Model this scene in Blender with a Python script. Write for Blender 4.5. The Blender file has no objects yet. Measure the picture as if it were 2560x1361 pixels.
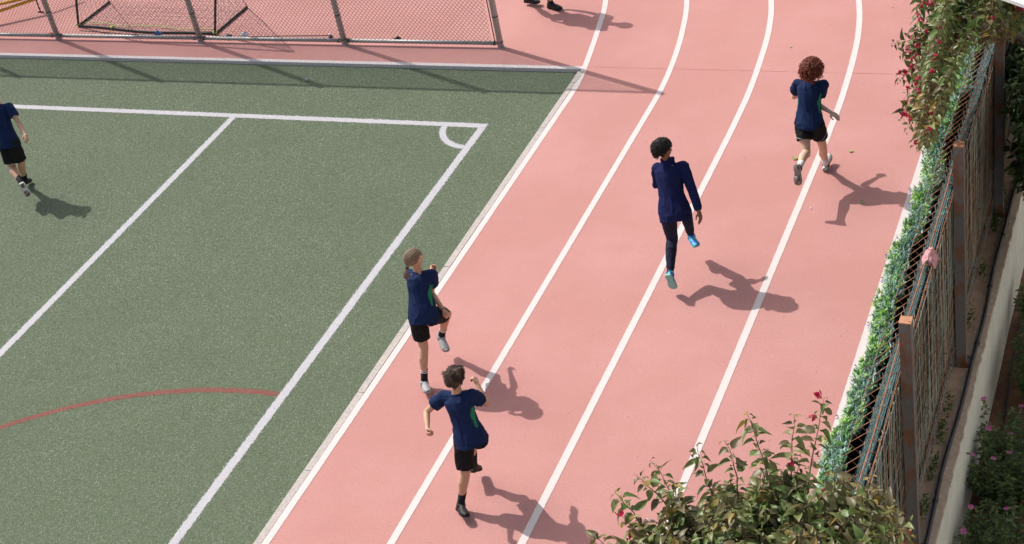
import bpy, bmesh, math, random
import numpy as np
from mathutils import Vector, Matrix, noise as mnoise
from mathutils.bvhtree import BVHTree

# ------------------------------------------------------------------ camera, sky, sun, exposure
C = bpy.context.scene.collection
scene = bpy.context.scene
F_PX, PITCH, ROLL, YAW = 3810.17, 0.590914, -0.212202, -0.498607
cy_, sy_, cp_, sp_ = math.cos(YAW), math.sin(YAW), math.cos(PITCH), math.sin(PITCH)
fw = Vector((sy_*cp_, cy_*cp_, -sp_)); rt = Vector((cy_, -sy_, 0)); up = rt.cross(fw)
cr_, sr_ = math.cos(ROLL), math.sin(ROLL)
r2 = rt*cr_ + up*sr_; u2 = up*cr_ - rt*sr_
cam = bpy.data.cameras.new('camera'); cam_o = bpy.data.objects.new('camera', cam); C.objects.link(cam_o)
cam_o.matrix_world = Matrix(((r2.x, u2.x, -fw.x, 0), (r2.y, u2.y, -fw.y, 0), (r2.z, u2.z, -fw.z, 9.7), (0, 0, 0, 1)))
cam.sensor_width = 36; cam.lens = F_PX/2560*36; cam.clip_start = 0.1; cam.clip_end = 3000
scene.camera = cam_o
SUN_EL, SHADOW_AZ = math.radians(46.5), math.radians(-23)
w = bpy.data.worlds.new('World'); scene.world = w; w.use_nodes = True
nt = w.node_tree; nt.nodes.clear()
sky = nt.nodes.new('ShaderNodeTexSky'); sky.sky_type = 'NISHITA'; sky.sun_disc = False
sky.sun_elevation = SUN_EL; sky.air_density = 1.0; sky.dust_density = 3.5; sky.ozone_density = 0.4
to_sun = math.degrees(SHADOW_AZ) + 180           # direction (math angle) towards the sun
sky.sun_rotation = math.radians(90 - to_sun)
bg = nt.nodes.new('ShaderNodeBackground'); bg.inputs[1].default_value = 0.10
out = nt.nodes.new('ShaderNodeOutputWorld')
nt.links.new(sky.outputs[0], bg.inputs[0]); nt.links.new(bg.outputs[0], out.inputs[0])
sun = bpy.data.lights.new('sun', 'SUN'); sun.energy = 2.75; sun.angle = math.radians(0.5); sun.color = (1.0, 0.965, 0.925)
sun_o = bpy.data.objects.new('sun', sun); C.objects.link(sun_o)
sd = Vector((math.cos(SHADOW_AZ)*math.cos(SUN_EL), math.sin(SHADOW_AZ)*math.cos(SUN_EL), -math.sin(SUN_EL)))
sun_o.rotation_euler = sd.to_track_quat('-Z', 'Y').to_euler(); sun_o.location = (-20, 20, 30)
scene.view_settings.view_transform = 'Standard'; scene.view_settings.look = 'None'
scene.view_settings.exposure = 0.56; scene.view_settings.gamma = 1; scene.view_settings.use_curve_mapping = False
scene.cycles.max_bounces = 6; scene.cycles.transparent_max_bounces = 16

rng = random.Random(11); nrng = np.random.default_rng(5)
def R(a, b): return rng.uniform(a, b)

# ------------------------------------------------------------------ materials
def mat(name, col, rough=0.7, col2=None, scale=20, bump=0.0, bscale=None, spec=0.3, metal=0.0, detail=6, contrast=(0.35, 0.65),
        specks=None, trans=0.0, big=None, sss=0.0, stretch=None):
    m = bpy.data.materials.new(name); m.use_nodes = True
    t = m.node_tree; N = t.nodes; L = t.links
    b = N['Principled BSDF']; b.inputs['Roughness'].default_value = rough; b.inputs['Metallic'].default_value = metal
    b.inputs['Specular IOR Level'].default_value = spec
    if sss: b.inputs['Subsurface Weight'].default_value = sss; b.inputs['Subsurface Radius'].default_value = (.012, .005, .003); b.inputs['Subsurface Scale'].default_value = 1
    tc = N.new('ShaderNodeTexCoord'); src = tc.outputs['Object']
    if stretch:
        mp = N.new('ShaderNodeMapping'); mp.inputs['Scale'].default_value = stretch; L.new(src, mp.inputs[0]); src = mp.outputs[0]
    def nz(sc, det=6, ro=.6):
        n = N.new('ShaderNodeTexNoise'); n.inputs['Scale'].default_value = sc; n.inputs['Detail'].default_value = det
        n.inputs['Roughness'].default_value = ro; L.new(src, n.inputs['Vector']); return n.outputs[0]
    def ramp(fac, a, bb):
        r = N.new('ShaderNodeMapRange'); r.inputs[1].default_value = a; r.inputs[2].default_value = bb; L.new(fac, r.inputs[0]); return r.outputs[0]
    def mix(fac, c1, c2):
        x = N.new('ShaderNodeMix'); x.data_type = 'RGBA'
        if isinstance(fac, float): x.inputs[0].default_value = fac
        else: L.new(fac, x.inputs[0])
        for k, c in ((6, c1), (7, c2)):
            if isinstance(c, tuple): x.inputs[k].default_value = (*c, 1)
            else: L.new(c, x.inputs[k])
        return x.outputs[2]
    c = col
    if col2 is not None: c = mix(ramp(nz(scale, detail), *contrast), col, col2)
    if big is not None:
        for (sc, lo, hi, cc) in big: c = mix(ramp(nz(sc, 4), lo, hi), c, cc)
    if specks is not None:
        for (sc, thr, cc) in specks:
            v = N.new('ShaderNodeTexVoronoi'); v.inputs['Scale'].default_value = sc; L.new(src, v.inputs['Vector'])
            mr = N.new('ShaderNodeMapRange'); mr.inputs[1].default_value = thr; mr.inputs[2].default_value = thr*.6; L.new(v.outputs['Distance'], mr.inputs[0])
            gate = ramp(nz(sc*.31, 2), .52, .56); mm = N.new('ShaderNodeMath'); mm.operation = 'MULTIPLY'
            L.new(mr.outputs[0], mm.inputs[0]); L.new(gate, mm.inputs[1]); c = mix(mm.outputs[0], c, cc)
    if isinstance(c, tuple): b.inputs['Base Color'].default_value = (*c, 1)
    else: L.new(c, b.inputs['Base Color'])
    if bump:
        bn = N.new('ShaderNodeBump'); bn.inputs['Strength'].default_value = bump; bn.inputs['Distance'].default_value = 0.01
        L.new(nz(bscale or scale*3, 8, .7), bn.inputs['Height']); L.new(bn.outputs[0], b.inputs['Normal'])
    if trans:
        tr = N.new('ShaderNodeBsdfTranslucent')
        if isinstance(c, tuple): tr.inputs[0].default_value = (*c, 1)
        else: L.new(c, tr.inputs[0])
        ms = N.new('ShaderNodeMixShader'); ms.inputs[0].default_value = trans
        L.new(b.outputs[0], ms.inputs[1]); L.new(tr.outputs[0], ms.inputs[2]); L.new(ms.outputs[0], N['Material Output'].inputs[0])
    return m

M = {}
M['track'] = mat('pink rubber', (.515, .258, .230), .85, (.468, .220, .193), 130, .35, 260, spec=.15,
                 big=[(.55, .42, .72, (.55, .283, .258)), (1.7, .55, .80, (.485, .235, .212)), (7, .62, .85, (.57, .30, .275)), (48, .50, .72, (.455, .215, .19)), (55, .56, .78, (.60, .33, .30))],
                 specks=[(9, .035, (.25, .12, .10)), (16, .05, (.80, .55, .50)), (60, .16, (.36, .15, .13)), (85, .16, (.66, .40, .36))])
M['line'] = mat('white line paint', (.70, .64, .61), .7, (.60, .52, .49), 160, .25, 300, spec=.2,
                big=[(3.5, .55, .85, (.70, .56, .52)), (14, .58, .8, (.68, .56, .53))], specks=[(70, .14, (.62, .42, .38))])
M['line_infill'] = mat('white line infill', (.52, .51, .525), .8, (.42, .41, .425), 60)
M['red_infill'] = mat('red line infill', (.24, .08, .065), .85, (.18, .07, .05), 60)
M['kerb'] = mat('concrete kerb', (.53, .48, .45), .85, (.38, .34, .31), 30, .4, 90, spec=.2, big=[(3, .5, .8, (.55, .47, .41))])
M['kerbwhite'] = mat('painted kerb', (.70, .65, .64), .8, (.52, .46, .44), 40, .3, 90, spec=.2)
M['turf_base'] = mat('turf infill', (.14, .175, .105), .9, (.09, .12, .07), 90, .5, 120, spec=.1)
def blade_mat(name, cols):
    m = bpy.data.materials.new(name); m.use_nodes = True; t = m.node_tree; N = t.nodes; L = t.links; b = N['Principled BSDF']
    b.inputs['Roughness'].default_value = .55; b.inputs['Specular IOR Level'].default_value = .4
    g = N.new('ShaderNodeNewGeometry'); r = N.new('ShaderNodeValToRGB'); L.new(g.outputs['Random Per Island'], r.inputs[0])
    r.color_ramp.elements[0].color = (*cols[0], 1); r.color_ramp.elements[1].color = (*cols[-1], 1)
    for i, c in enumerate(cols[1:-1]): e = r.color_ramp.elements.new((i+1)/(len(cols)-1)); e.color = (*c, 1)
    tc = N.new('ShaderNodeTexCoord'); n = N.new('ShaderNodeTexNoise'); n.inputs['Scale'].default_value = .9; n.inputs['Detail'].default_value = 5
    L.new(tc.outputs['Object'], n.inputs[0]); mr = N.new('ShaderNodeMapRange'); mr.inputs[1].default_value = .35; mr.inputs[2].default_value = .7
    mr.inputs[3].default_value = .86; mr.inputs[4].default_value = 1.14; L.new(n.outputs[0], mr.inputs[0])
    n2 = N.new('ShaderNodeTexNoise'); n2.inputs['Scale'].default_value = 26; n2.inputs['Detail'].default_value = 3; L.new(tc.outputs['Object'], n2.inputs[0]); m2 = N.new('ShaderNodeMapRange'); m2.inputs[1].default_value = .35; m2.inputs[2].default_value = .65; m2.inputs[3].default_value = .74 if 'white' not in name else .93; m2.inputs[4].default_value = 1.28 if 'white' not in name else 1.06; L.new(n2.outputs[0], m2.inputs[0]); mm = N.new('ShaderNodeMath'); mm.operation = 'MULTIPLY'; L.new(mr.outputs[0], mm.inputs[0]); L.new(m2.outputs[0], mm.inputs[1])
    mu = N.new('ShaderNodeMix'); mu.data_type = 'RGBA'; mu.blend_type = 'MULTIPLY'; mu.inputs[0].default_value = 1
    L.new(r.outputs[0], mu.inputs[6]); L.new(mm.outputs[0], mu.inputs[7]); L.new(mu.outputs[2], b.inputs['Base Color'])
    return m
M['blade'] = blade_mat('turf yarn', [(.095, .122, .078), (.165, .198, .135), (.25, .28, .21), (.43, .455, .375)])
M['blade_white'] = blade_mat('white turf yarn', [(.50, .485, .505), (.62, .60, .62), (.76, .74, .76)])
M['blade_red'] = blade_mat('red turf yarn', [(.24, .075, .055), (.32, .10, .08), (.36, .15, .12)])
M['steel'] = mat('galvanised steel', (.46, .46, .45), .5, (.42, .42, .41), 5, .08, 60, metal=.2, spec=.5, big=[(2.5, .55, .8, (.30, .31, .31))])
M['steel_dark'] = mat('dark clamp steel', (.07, .075, .08), .6, metal=.3)
M['wire'] = mat('fence wire', (.06, .07, .065), .55, (.10, .11, .10), 8, metal=.3)
M['rust_wire'] = mat('rusty wire', (.30, .12, .06), .75, (.42, .20, .11), 14, .2, 60, big=[(1.3, .58, .66, (.42, .40, .38))])
M['grey_wire'] = mat('weathered wire', (.34, .34, .32), .6, (.18, .12, .09), 4, contrast=(.5, .62), metal=.2)
M['post_paint'] = mat('rusting painted post', (.17, .165, .165), .65, (.22, .11, .065), 2.6, .25, 60, contrast=(.50, .60), big=[(1.1, .52, .62, (.17, .075, .042)), (7, .62, .7, (.24, .11, .06))], stretch=(3, 3, 1))
M['rust_cap'] = mat('rusty cap', (.50, .26, .15), .8, (.38, .17, .09), 14, .2, 60)
M['slat'] = mat('grey green slat', (.35, .39, .33), .8, (.25, .29, .24), 6, .3, 50, stretch=(6, 6, .6), big=[(3, .62, .75, (.26, .22, .17))])
M['screen'] = mat('teal shade net', (.016, .055, .06), .7, (.006, .016, .016), 50, .4, 120, contrast=(.4, .6), stretch=(1, 1, .25), big=[(9, .60, .64, (.07, .15, .15))], specks=[(90, .3, (.25, .40, .40))])
M['dirt'] = mat('dry dirt', (.50, .37, .28), .95, (.40, .28, .21), 9, .5, 60, spec=.1, specks=[(25, .09, (.55, .46, .38))])
M['soil'] = mat('garden soil', (.26, .15, .10), .95, (.17, .09, .06), 8, .7, 30, spec=.1, specks=[(18, .06, (.32, .24, .18))])
M['wall'] = mat('cream render', (.72, .74, .69), .9, (.64, .66, .62), 8, .2, 60, spec=.15, big=[(1.2, .5, .8, (.50, .52, .49))])
M['wall_top'] = mat('chipped wall top', (.56, .46, .37), .9, (.46, .36, .28), 14, .5, 60, spec=.1)
M['hose'] = mat('black hose', (.022, .024, .028), .45, (.05, .05, .055), 14, spec=.4)
M['rubber'] = mat('black rubber', (.015, .015, .016), .5)
M['white_cloth'] = mat('white canopy cloth', (.82, .82, .80), .7)
M['black_fabric'] = mat('black fabric', (.010, .010, .011), .85, (.018, .017, .017), 60, .1, 200, spec=.15)
M['piping'] = mat('grey piping', (.50, .50, .50), .6)
M['navy_shirt'] = mat('navy shirt', (.011, .025, .084), .85, (.008, .019, .065), 25, .15, 160, spec=.15)
M['navy_fleece'] = mat('navy fleece', (.016, .021, .078), .95, (.013, .017, .064), 40, .35, 160, spec=.08)
M['green_panel'] = mat('green side panel', (.02, .22, .10), .8, spec=.15)
M['trouser'] = mat('dark grey trousers', (.018, .020, .040), .85, (.022, .025, .046), 30, .15, 120, spec=.15)
M['skin'] = mat('light skin', (.60, .36, .24), .5, (.54, .30, .19), 14, .05, 200, spec=.35, sss=.15)
M['skin_pale'] = mat('pale skin', (.68, .45, .34), .5, (.62, .38, .27), 14, .05, 200, spec=.35, sss=.15)
M['skin_tan'] = mat('brown skin', (.28, .13, .075), .5, (.23, .10, .055), 14, .05, 200, spec=.35, sss=.1)
M['lips'] = mat('lips', (.42, .16, .13), .5)
M['eye'] = mat('eye white', (.7, .68, .65), .2); M['iris'] = mat('dark iris', (.03, .018, .01), .2)
M['hair_brown'] = mat('brown hair', (.060, .033, .021), .6, (.10, .058, .038), 60, spec=.4)
M['hair_dark'] = mat('dark hair', (.012, .009, .008), .55, (.022, .016, .013), 60, spec=.4)
M['hair_red'] = mat('auburn hair', (.15, .028, .012), .5, (.26, .06, .026), 50, spec=.45)
M['hair_fair'] = mat('light brown hair', (.18, .115, .075), .55, (.26, .18, .125), 60, spec=.4)
M['sock_white'] = mat('white sock', (.74, .70, .71), .9, bump=.2, bscale=200)
M['sock_black'] = mat('black sock', (.012, .012, .014), .9, bump=.2, bscale=200)
M['shoe_grey'] = mat('grey shoe', (.42, .42, .43), .6, (.30, .30, .31), 30); M['shoe_white'] = mat('white shoe', (.62, .62, .60), .6, (.5, .5, .48), 30)
M['shoe_black'] = mat('black shoe', (.012, .013, .014), .55, (.022, .023, .024), 40); M['shoe_blue'] = mat('blue shoe', (.03, .20, .62), .5, (.12, .50, .62), 22, contrast=(.45, .55))
M['sole_grey'] = mat('grey sole', (.40, .35, .33), .7, (.24, .21, .20), 22); M['sole_brown'] = mat('brown grey sole', (.17, .13, .12), .7, (.42, .36, .33), 16, contrast=(.5, .6))
M['sole_teal'] = mat('turquoise sole', (.22, .52, .50), .6, (.28, .58, .52), 22); M['sole_black'] = mat('black sole', (.018, .018, .019), .6)
M['sole_white'] = mat('white sole', (.68, .66, .64), .6); M['yellow_trim'] = mat('yellow trim', (.55, .60, .12), .5)
M['goal_black'] = mat('black goal tube', (.02, .021, .021), .55, (.06, .06, .06), 30, contrast=(.6, .7)); M['goal_net'] = mat('white goal net', (.66, .62, .60), .8)
M['cord_green'] = mat('green cord', (.40, .62, .16), .7); M['yellow_plastic'] = mat('yellow plastic', (.78, .44, .03), .5, (.68, .36, .02), 30)
M['pink_cloth'] = mat('pink cloth', (.62, .33, .34), .85, (.52, .25, .27), 20, .3, 60)
M['blue_wrap'] = mat('blue wrapper', (.06, .17, .48), .35, (.55, .45, .10), 25, contrast=(.6, .65)); M['navy_wrap'] = mat('navy wrapper', (.03, .03, .09), .35, (.2, .2, .3), 30)
M['white_wrap'] = mat('white paper', (.75, .74, .76), .5, (.5, .5, .56), 30); M['black_plastic'] = mat('black plastic', (.015, .012, .014), .35); M['orange_plastic'] = mat('orange plastic', (.75, .13, .02), .5)
M['bark'] = mat('grey bark', (.17, .145, .12), .9, (.11, .09, .075), 12, .5, 50, stretch=(1, 1, .3)); M['stem_red'] = mat('reddish stem', (.13, .075, .055), .7, (.17, .14, .09), 8)
def leafm(n, c, c2, t=.25, r=.42): return mat(n, c, r, c2, 9, spec=.45, trans=t)
M['leaf_green'] = leafm('green leaf', (.12, .19, .045), (.16, .23, .07)); M['leaf_olive'] = leafm('olive leaf', (.17, .195, .055), (.20, .22, .075))
M['leaf_bronze'] = leafm('bronze leaf', (.15, .115, .055), (.14, .13, .055)); M['leaf_orange'] = leafm('young orange leaf', (.30, .19, .05), (.28, .23, .06))
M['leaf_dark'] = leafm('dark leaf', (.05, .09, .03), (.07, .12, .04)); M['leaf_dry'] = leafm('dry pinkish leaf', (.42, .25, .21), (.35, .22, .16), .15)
M['bract'] = leafm('crimson bract', (.62, .02, .10), (.50, .01, .07), .35, .6)
M['fake_a'] = leafm('bright artificial leaf', (.24, .48, .09), (.34, .56, .15), .2, .5); M['fake_b'] = leafm('artificial leaf', (.11, .27, .09), (.17, .34, .15), .15, .5)
M['fake_c'] = leafm('bluish artificial leaf', (.24, .38, .31), (.38, .52, .45), .1, .5); M['fake_net'] = mat('pale teal net', (.42, .60, .58), .7, (.24, .42, .41), 20)
M['lilac'] = leafm('lilac bloom', (.34, .30, .52), (.42, .38, .6)); M['vinca'] = leafm('magenta pink petal', (.62, .13, .42), (.70, .20, .50), .3)
M['vinca_eye'] = mat('flower eye', (.35, .01, .08), .6); M['petal_fall'] = mat('fallen petals', (.74, .62, .54), .8)

# ------------------------------------------------------------------ object helpers
def setp(o, label=None, cat=None, group=None, kind=None):
    if label: o['label'] = label
    if cat: o['category'] = cat
    if group: o['group'] = group
    if kind: o['kind'] = kind
    return o
def thing(name, label, cat, loc=(0, 0, 0), group=None, kind=None):
    o = bpy.data.objects.new(name, None); C.objects.link(o); o.location = loc; o.empty_display_size = .1
    return setp(o, label, cat, group, kind)
class MB:
    def __init__(s): s.v = []; s.f = []; s.mi = []; s.cur = 0
    def add(s, vs, fs):
        k = len(s.v); s.v.extend(tuple(q) for q in vs); s.f.extend(tuple(i+k for i in q) for q in fs); s.mi.extend([s.cur]*len(fs))
    def box(s, c, d, ax=None):
        c = Vector(c); X, Y, Z = ax if ax else (Vector((1, 0, 0)), Vector((0, 1, 0)), Vector((0, 0, 1)))
        vs = [c + X*(sx*d[0]/2) + Y*(sy*d[1]/2) + Z*(sz*d[2]/2) for sz in (-1, 1) for sy in (-1, 1) for sx in (-1, 1)]
        s.add(vs, [(0, 2, 3, 1), (4, 5, 7, 6), (0, 1, 5, 4), (2, 6, 7, 3), (0, 4, 6, 2), (1, 3, 7, 5)])
    def tube(s, pts, rad, n=6, cap=True, side=None, ry=None):
        pts = [Vector(p) for p in pts]; m = len(pts)
        if not hasattr(rad, '__len__'): rad = [rad]*m
        if ry is None: ry = rad
        vs = []; prev = None
        for i, p in enumerate(pts):
            t = (pts[min(i+1, m-1)] - pts[max(i-1, 0)])
            t = t.normalized() if t.length > 1e-9 else Vector((0, 0, 1))
            if side is not None:
                sd_ = Vector(side[i] if isinstance(side, list) else side); a = (sd_ - t*sd_.dot(t)).normalized()
            else:
                ref = prev if prev is not None else (Vector((1, 0, 0)) if abs(t.x) < .8 else Vector((0, 1, 0)))
                a = (ref - t*ref.dot(t)); a = a.normalized() if a.length > 1e-6 else t.orthogonal().normalized()
            prev = a; b = t.cross(a)
            for k in range(n):
                g = 2*math.pi*k/n; vs.append(p + a*(math.cos(g)*rad[i]) + b*(math.sin(g)*ry[i]))
        fs = [(i*n+k, i*n+(k+1) % n, (i+1)*n+(k+1) % n, (i+1)*n+k) for i in range(m-1) for k in range(n)]
        if cap:
            fs.append(tuple(range(n-1, -1, -1))); fs.append(tuple((m-1)*n+k for k in range(n)))
        s.add(vs, fs)
    def ball(s, c, r, ax=None, n=12, m=8):
        c = Vector(c); r = r if hasattr(r, '__len__') else (r, r, r)
        X, Y, Z = ax if ax else (Vector((1, 0, 0)), Vector((0, 1, 0)), Vector((0, 0, 1)))
        vs = [c - Z*r[2]]
        for j in range(1, m):
            ph = -math.pi/2 + math.pi*j/m
            for k in range(n):
                g = 2*math.pi*k/n; vs.append(c + X*(r[0]*math.cos(ph)*math.cos(g)) + Y*(r[1]*math.cos(ph)*math.sin(g)) + Z*(r[2]*math.sin(ph)))
        vs.append(c + Z*r[2]); last = len(vs)-1; fs = []
        for k in range(n): fs.append((0, 1+(k+1) % n, 1+k))
        for j in range(m-2):
            for k in range(n): a = 1+j*n+k; b = 1+j*n+(k+1) % n; fs.append((a, b, b+n, a+n))
        for k in range(n): fs.append((last, 1+(m-2)*n+k, 1+(m-2)*n+(k+1) % n))
        s.add(vs, fs)
    def mesh(s, name, mats, origin=(0, 0, 0), smooth=True):
        me = bpy.data.meshes.new(name); o = Vector(origin)
        me.from_pydata([(q[0]-o.x, q[1]-o.y, q[2]-o.z) for q in s.v], [], s.f)
        for mm in (mats if isinstance(mats, (list, tuple)) else [mats]): me.materials.append(mm)
        if len(me.materials) > 1: me.polygons.foreach_set('material_index', s.mi)
        if smooth: me.polygons.foreach_set('use_smooth', [True]*len(me.polygons))
        me.update(); return me
    def build(s, name, mats, parent=None, smooth=True, origin=None, **kw):
        # mesh coordinates are given in world space; a part keeps its parent's frame
        base = origin if origin is not None else (world_loc(parent) if parent else Vector((0, 0, 0)))
        me = s.mesh(name, mats, base, smooth); o = bpy.data.objects.new(name, me); C.objects.link(o)
        if parent:
            o.parent = parent; o.location = Vector(base) - world_loc(parent)
        else: o.location = base
        return setp(o, **kw)
def world_loc(o):
    v = Vector((0, 0, 0))
    while o is not None: v += o.location; o = o.parent
    return v
def link_mesh(name, me, parent, loc=(0, 0, 0), rot=None, scale=None, **kw):
    o = bpy.data.objects.new(name, me); C.objects.link(o)
    if parent: o.parent = parent
    o.location = loc
    if rot is not None: o.rotation_euler = rot
    if scale is not None: o.scale = scale
    return setp(o, **kw)
def sheet(name, poly, z, m, **kw):
    b = MB(); b.add([(x, y, z) for x, y in poly], [tuple(range(len(poly)))]); return b.build(name, m, None, False, **kw)

# ------------------------------------------------------------------ setting: ground, track, turf, kerb
KX, KY, TZ = -7.78, 17.455, -0.036            # kerb inner edges and turf level
def wallx(y): return -1.650 + .0115*(y - 11.3)
sheet('ground', [(-400, -300), (600, -300), (600, 900), (-400, 900)], -1.36, M['soil'], kind='structure')
sheet('garden_soil', [(-1.9, -12), (14, -12), (14, 40), (-1.9, 40)], -1.2, M['soil'], kind='structure')
b = MB()
def slab(b, x0, x1, y0, y1, z0, z1): b.box(((x0+x1)/2, (y0+y1)/2, (z0+z1)/2), (x1-x0, y1-y0, z1-z0))
slab(b, -7.70, -2.35, -14, 17.54, -1.3, 0); slab(b, -60, -2.35, 17.54, 60, -1.3, 0)
trk = b.build('running_track', M['track'], None, False, kind='structure')
b = MB(); slab(b, -60, KX, -14, KY, -1.3, TZ-.012); turf = b.build('turf_field', M['turf_base'], None, False, kind='structure')
b = MB(); b.add([(-2.35, -14, -.004), (wallx(-14)-.12, -14, -.004), (wallx(60)-.12, 60, -.004), (-2.35, 60, -.004)], [(0, 1, 2, 3)])
nv = len(b.v); b.build('dirt_strip', M['dirt'], None, False, kind='structure')
# kerb with its stones
kerb = thing('kerb', None, None, (KX, KY, 0), kind='structure')
y = -13.
while y < KY-.2:
    L_ = min(R(1.0, 1.35), KY-.05-y); b = MB(); j = R(-.003, .003)
    b.box((-7.74+j, y+L_/2, -.046+R(-.002, .002)), (.078, L_-.006, .10)); b.build('kerb_stone', M['kerb'], kerb, False); y += L_
x = -59.
while x < -7.75:
    L_ = min(R(1.3, 1.8), -7.705-x); b = MB()
    b.box((x+L_/2, 17.497+R(-.002, .002), -.045), (L_-.005, .080, .10)); b.build('kerb_stone', M['kerbwhite'], kerb, False); x += L_

def strip(b, pts, wd, z, jit=.002, step=.017):
    """painted strip along a polyline with slightly uneven edges"""
    P = [Vector((p[0], p[1])) for p in pts]; D = [0]
    for i in range(1, len(P)): D.append(D[-1]+(P[i]-P[i-1]).length)
    n = max(2, int(D[-1]/step)); vs = []; fs = []
    for i in range(n+1):
        d = D[-1]*i/n; k = 0
        while k < len(D)-2 and D[k+1] < d: k += 1
        t = (d-D[k])/(D[k+1]-D[k]); p = P[k].lerp(P[k+1], t); k0, k1 = max(0, k-1), min(len(P)-1, k+2)
        tg = (P[k+1]-P[k]).normalized(); nn = Vector((tg.y, -tg.x))
        a = p - nn*(wd/2+R(-jit, jit)); c = p + nn*(wd/2+R(-jit, jit)); vs += [(a.x, a.y, z), (c.x, c.y, z)]
        if i: fs.append((2*i-2, 2*i-1, 2*i+1, 2*i))
    b.add(vs, fs)
def arc_from(pts, n=40):
    """smooth curve through sample points (Catmull-Rom)"""
    P = [Vector(p) for p in pts]; P = [P[0]*2-P[1]]+P+[P[-1]*2-P[-2]]; o = []
    for i in range(1, len(P)-2):
        for k in range(n//len(pts)+2):
            t = k/(n//len(pts)+2); a, b_, c, d = P[i-1:i+3]
            o.append(.5*((2*b_)+(c-a)*t+(2*a-5*b_+4*c-d)*t*t+(3*b_-a-3*c+d)*t**3))
    o.append(P[-2]); return [(q.x, q.y) for q in o]
bend = [(0, 0), (0, .9), (-.03, 1.7), (-.085, 2.4), (-.20, 3.2), (-.42, 4.2), (-.75, 5.3), (-1.35, 6.9), (-2.3, 8.7), (-4.0, 11.0)]
lanes = [(-7.657, .078, 15.7), (-6.435, .076, 15.75), (-5.214, .078, 15.7), (-3.993, .078, 15.65), (-2.77, .112, 15.6)]
samples = {0: [(-7.657, -13), (-7.657, 16.3), (-7.66, 16.9), (-7.72, 17.48), (-7.93, 18.71), (-8.13, 19.62), (-8.6, 20.9), (-9.5, 22.6), (-11.5, 25)],
           1: [(-6.435, -13), (-6.435, 15.9), (-6.44, 16.9), (-6.50, 17.7), (-6.63, 18.6), (-6.86, 19.63), (-7.3, 20.9), (-8.2, 22.9), (-10, 25.6)],
           2: [(-5.214, -13), (-5.214, 15.9), (-5.235, 16.9), (-5.31, 17.9), (-5.41, 18.75), (-5.60, 19.64), (-6.0, 20.9), (-6.9, 23.1), (-8.8, 26.2)],
           3: [(-3.993, -13), (-3.993, 15.9), (-4.01, 16.8), (-4.075, 17.9), (-4.17, 18.76), (-4.35, 19.66), (-4.75, 21), (-5.6, 23.3), (-7.4, 26.8)],
           4: [(-2.77, -13), (-2.77, 15.9), (-2.78, 16.8), (-2.84, 17.9), (-2.93, 18.8), (-3.1, 19.7), (-3.5, 21.1), (-4.3, 23.6), (-6, 27.4)]}
for k in range(5):
    S_ = samples[k]; b = MB(); strip(b, [S_[0], S_[1]], lanes[k][1], .003); strip(b, [S_[1]]+arc_from([(S_[1][0], S_[1][1]-.0)]+S_[2:], 90)[1:], lanes[k][1], .003); b.build('lane_line', M['line'], None, False, kind='structure')
b = MB(); strip(b, [(-7.66, 17.535), (-2.4, 17.535)], .006, .0025, .003, .05); b.build('track_seam', mat('seam', (.50, .21, .18), .9), None, False, kind='structure')
# turf yarn: one blade per triangle, dyed where the lines run
TL = [((-40, 15.934), (-8.575, 15.934), .125), ((-8.632, -13), (-8.632, 15.99), .125), ((-12.60, -13), (-12.60, 15.93), .125)]
p1, p2, p3 = (-11.684, 9.186), (-10.11, 10.058), (-8.727, 10.263)
def circ(a, b_, c):
    ax, ay = a; bx, by = b_; cx, cy = c; d = 2*(ax*(by-cy)+bx*(cy-ay)+cx*(ay-by))
    ux = ((ax*ax+ay*ay)*(by-cy)+(bx*bx+by*by)*(cy-ay)+(cx*cx+cy*cy)*(ay-by))/d
    uy = ((ax*ax+ay*ay)*(cx-bx)+(bx*bx+by*by)*(ax-cx)+(cx*cx+cy*cy)*(bx-ax))/d
    return ux, uy, math.hypot(ax-ux, ay-uy)
RCX, RCY, RCR = circ(p1, p2, p3)
def turf_mask(x, y):
    m = np.zeros(len(x), int)
    m[(np.abs(np.hypot(x-RCX, y-RCY)-RCR) < .052) & (x < -8.69)] = 2
    for (x0, y0), (x1, y1), wd in TL:
        if x0 == x1: m[(np.abs(x-x0) < wd/2) & (y >= y0) & (y <= y1)] = 1
        else: m[(np.abs(y-y0) < wd/2) & (x >= x0) & (x <= x1)] = 1
    r = np.hypot(x+8.632, y-15.934); m[(np.abs(r-.56) < .055) & (x < -8.6) & (y < 15.96)] = 1
    return m
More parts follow.
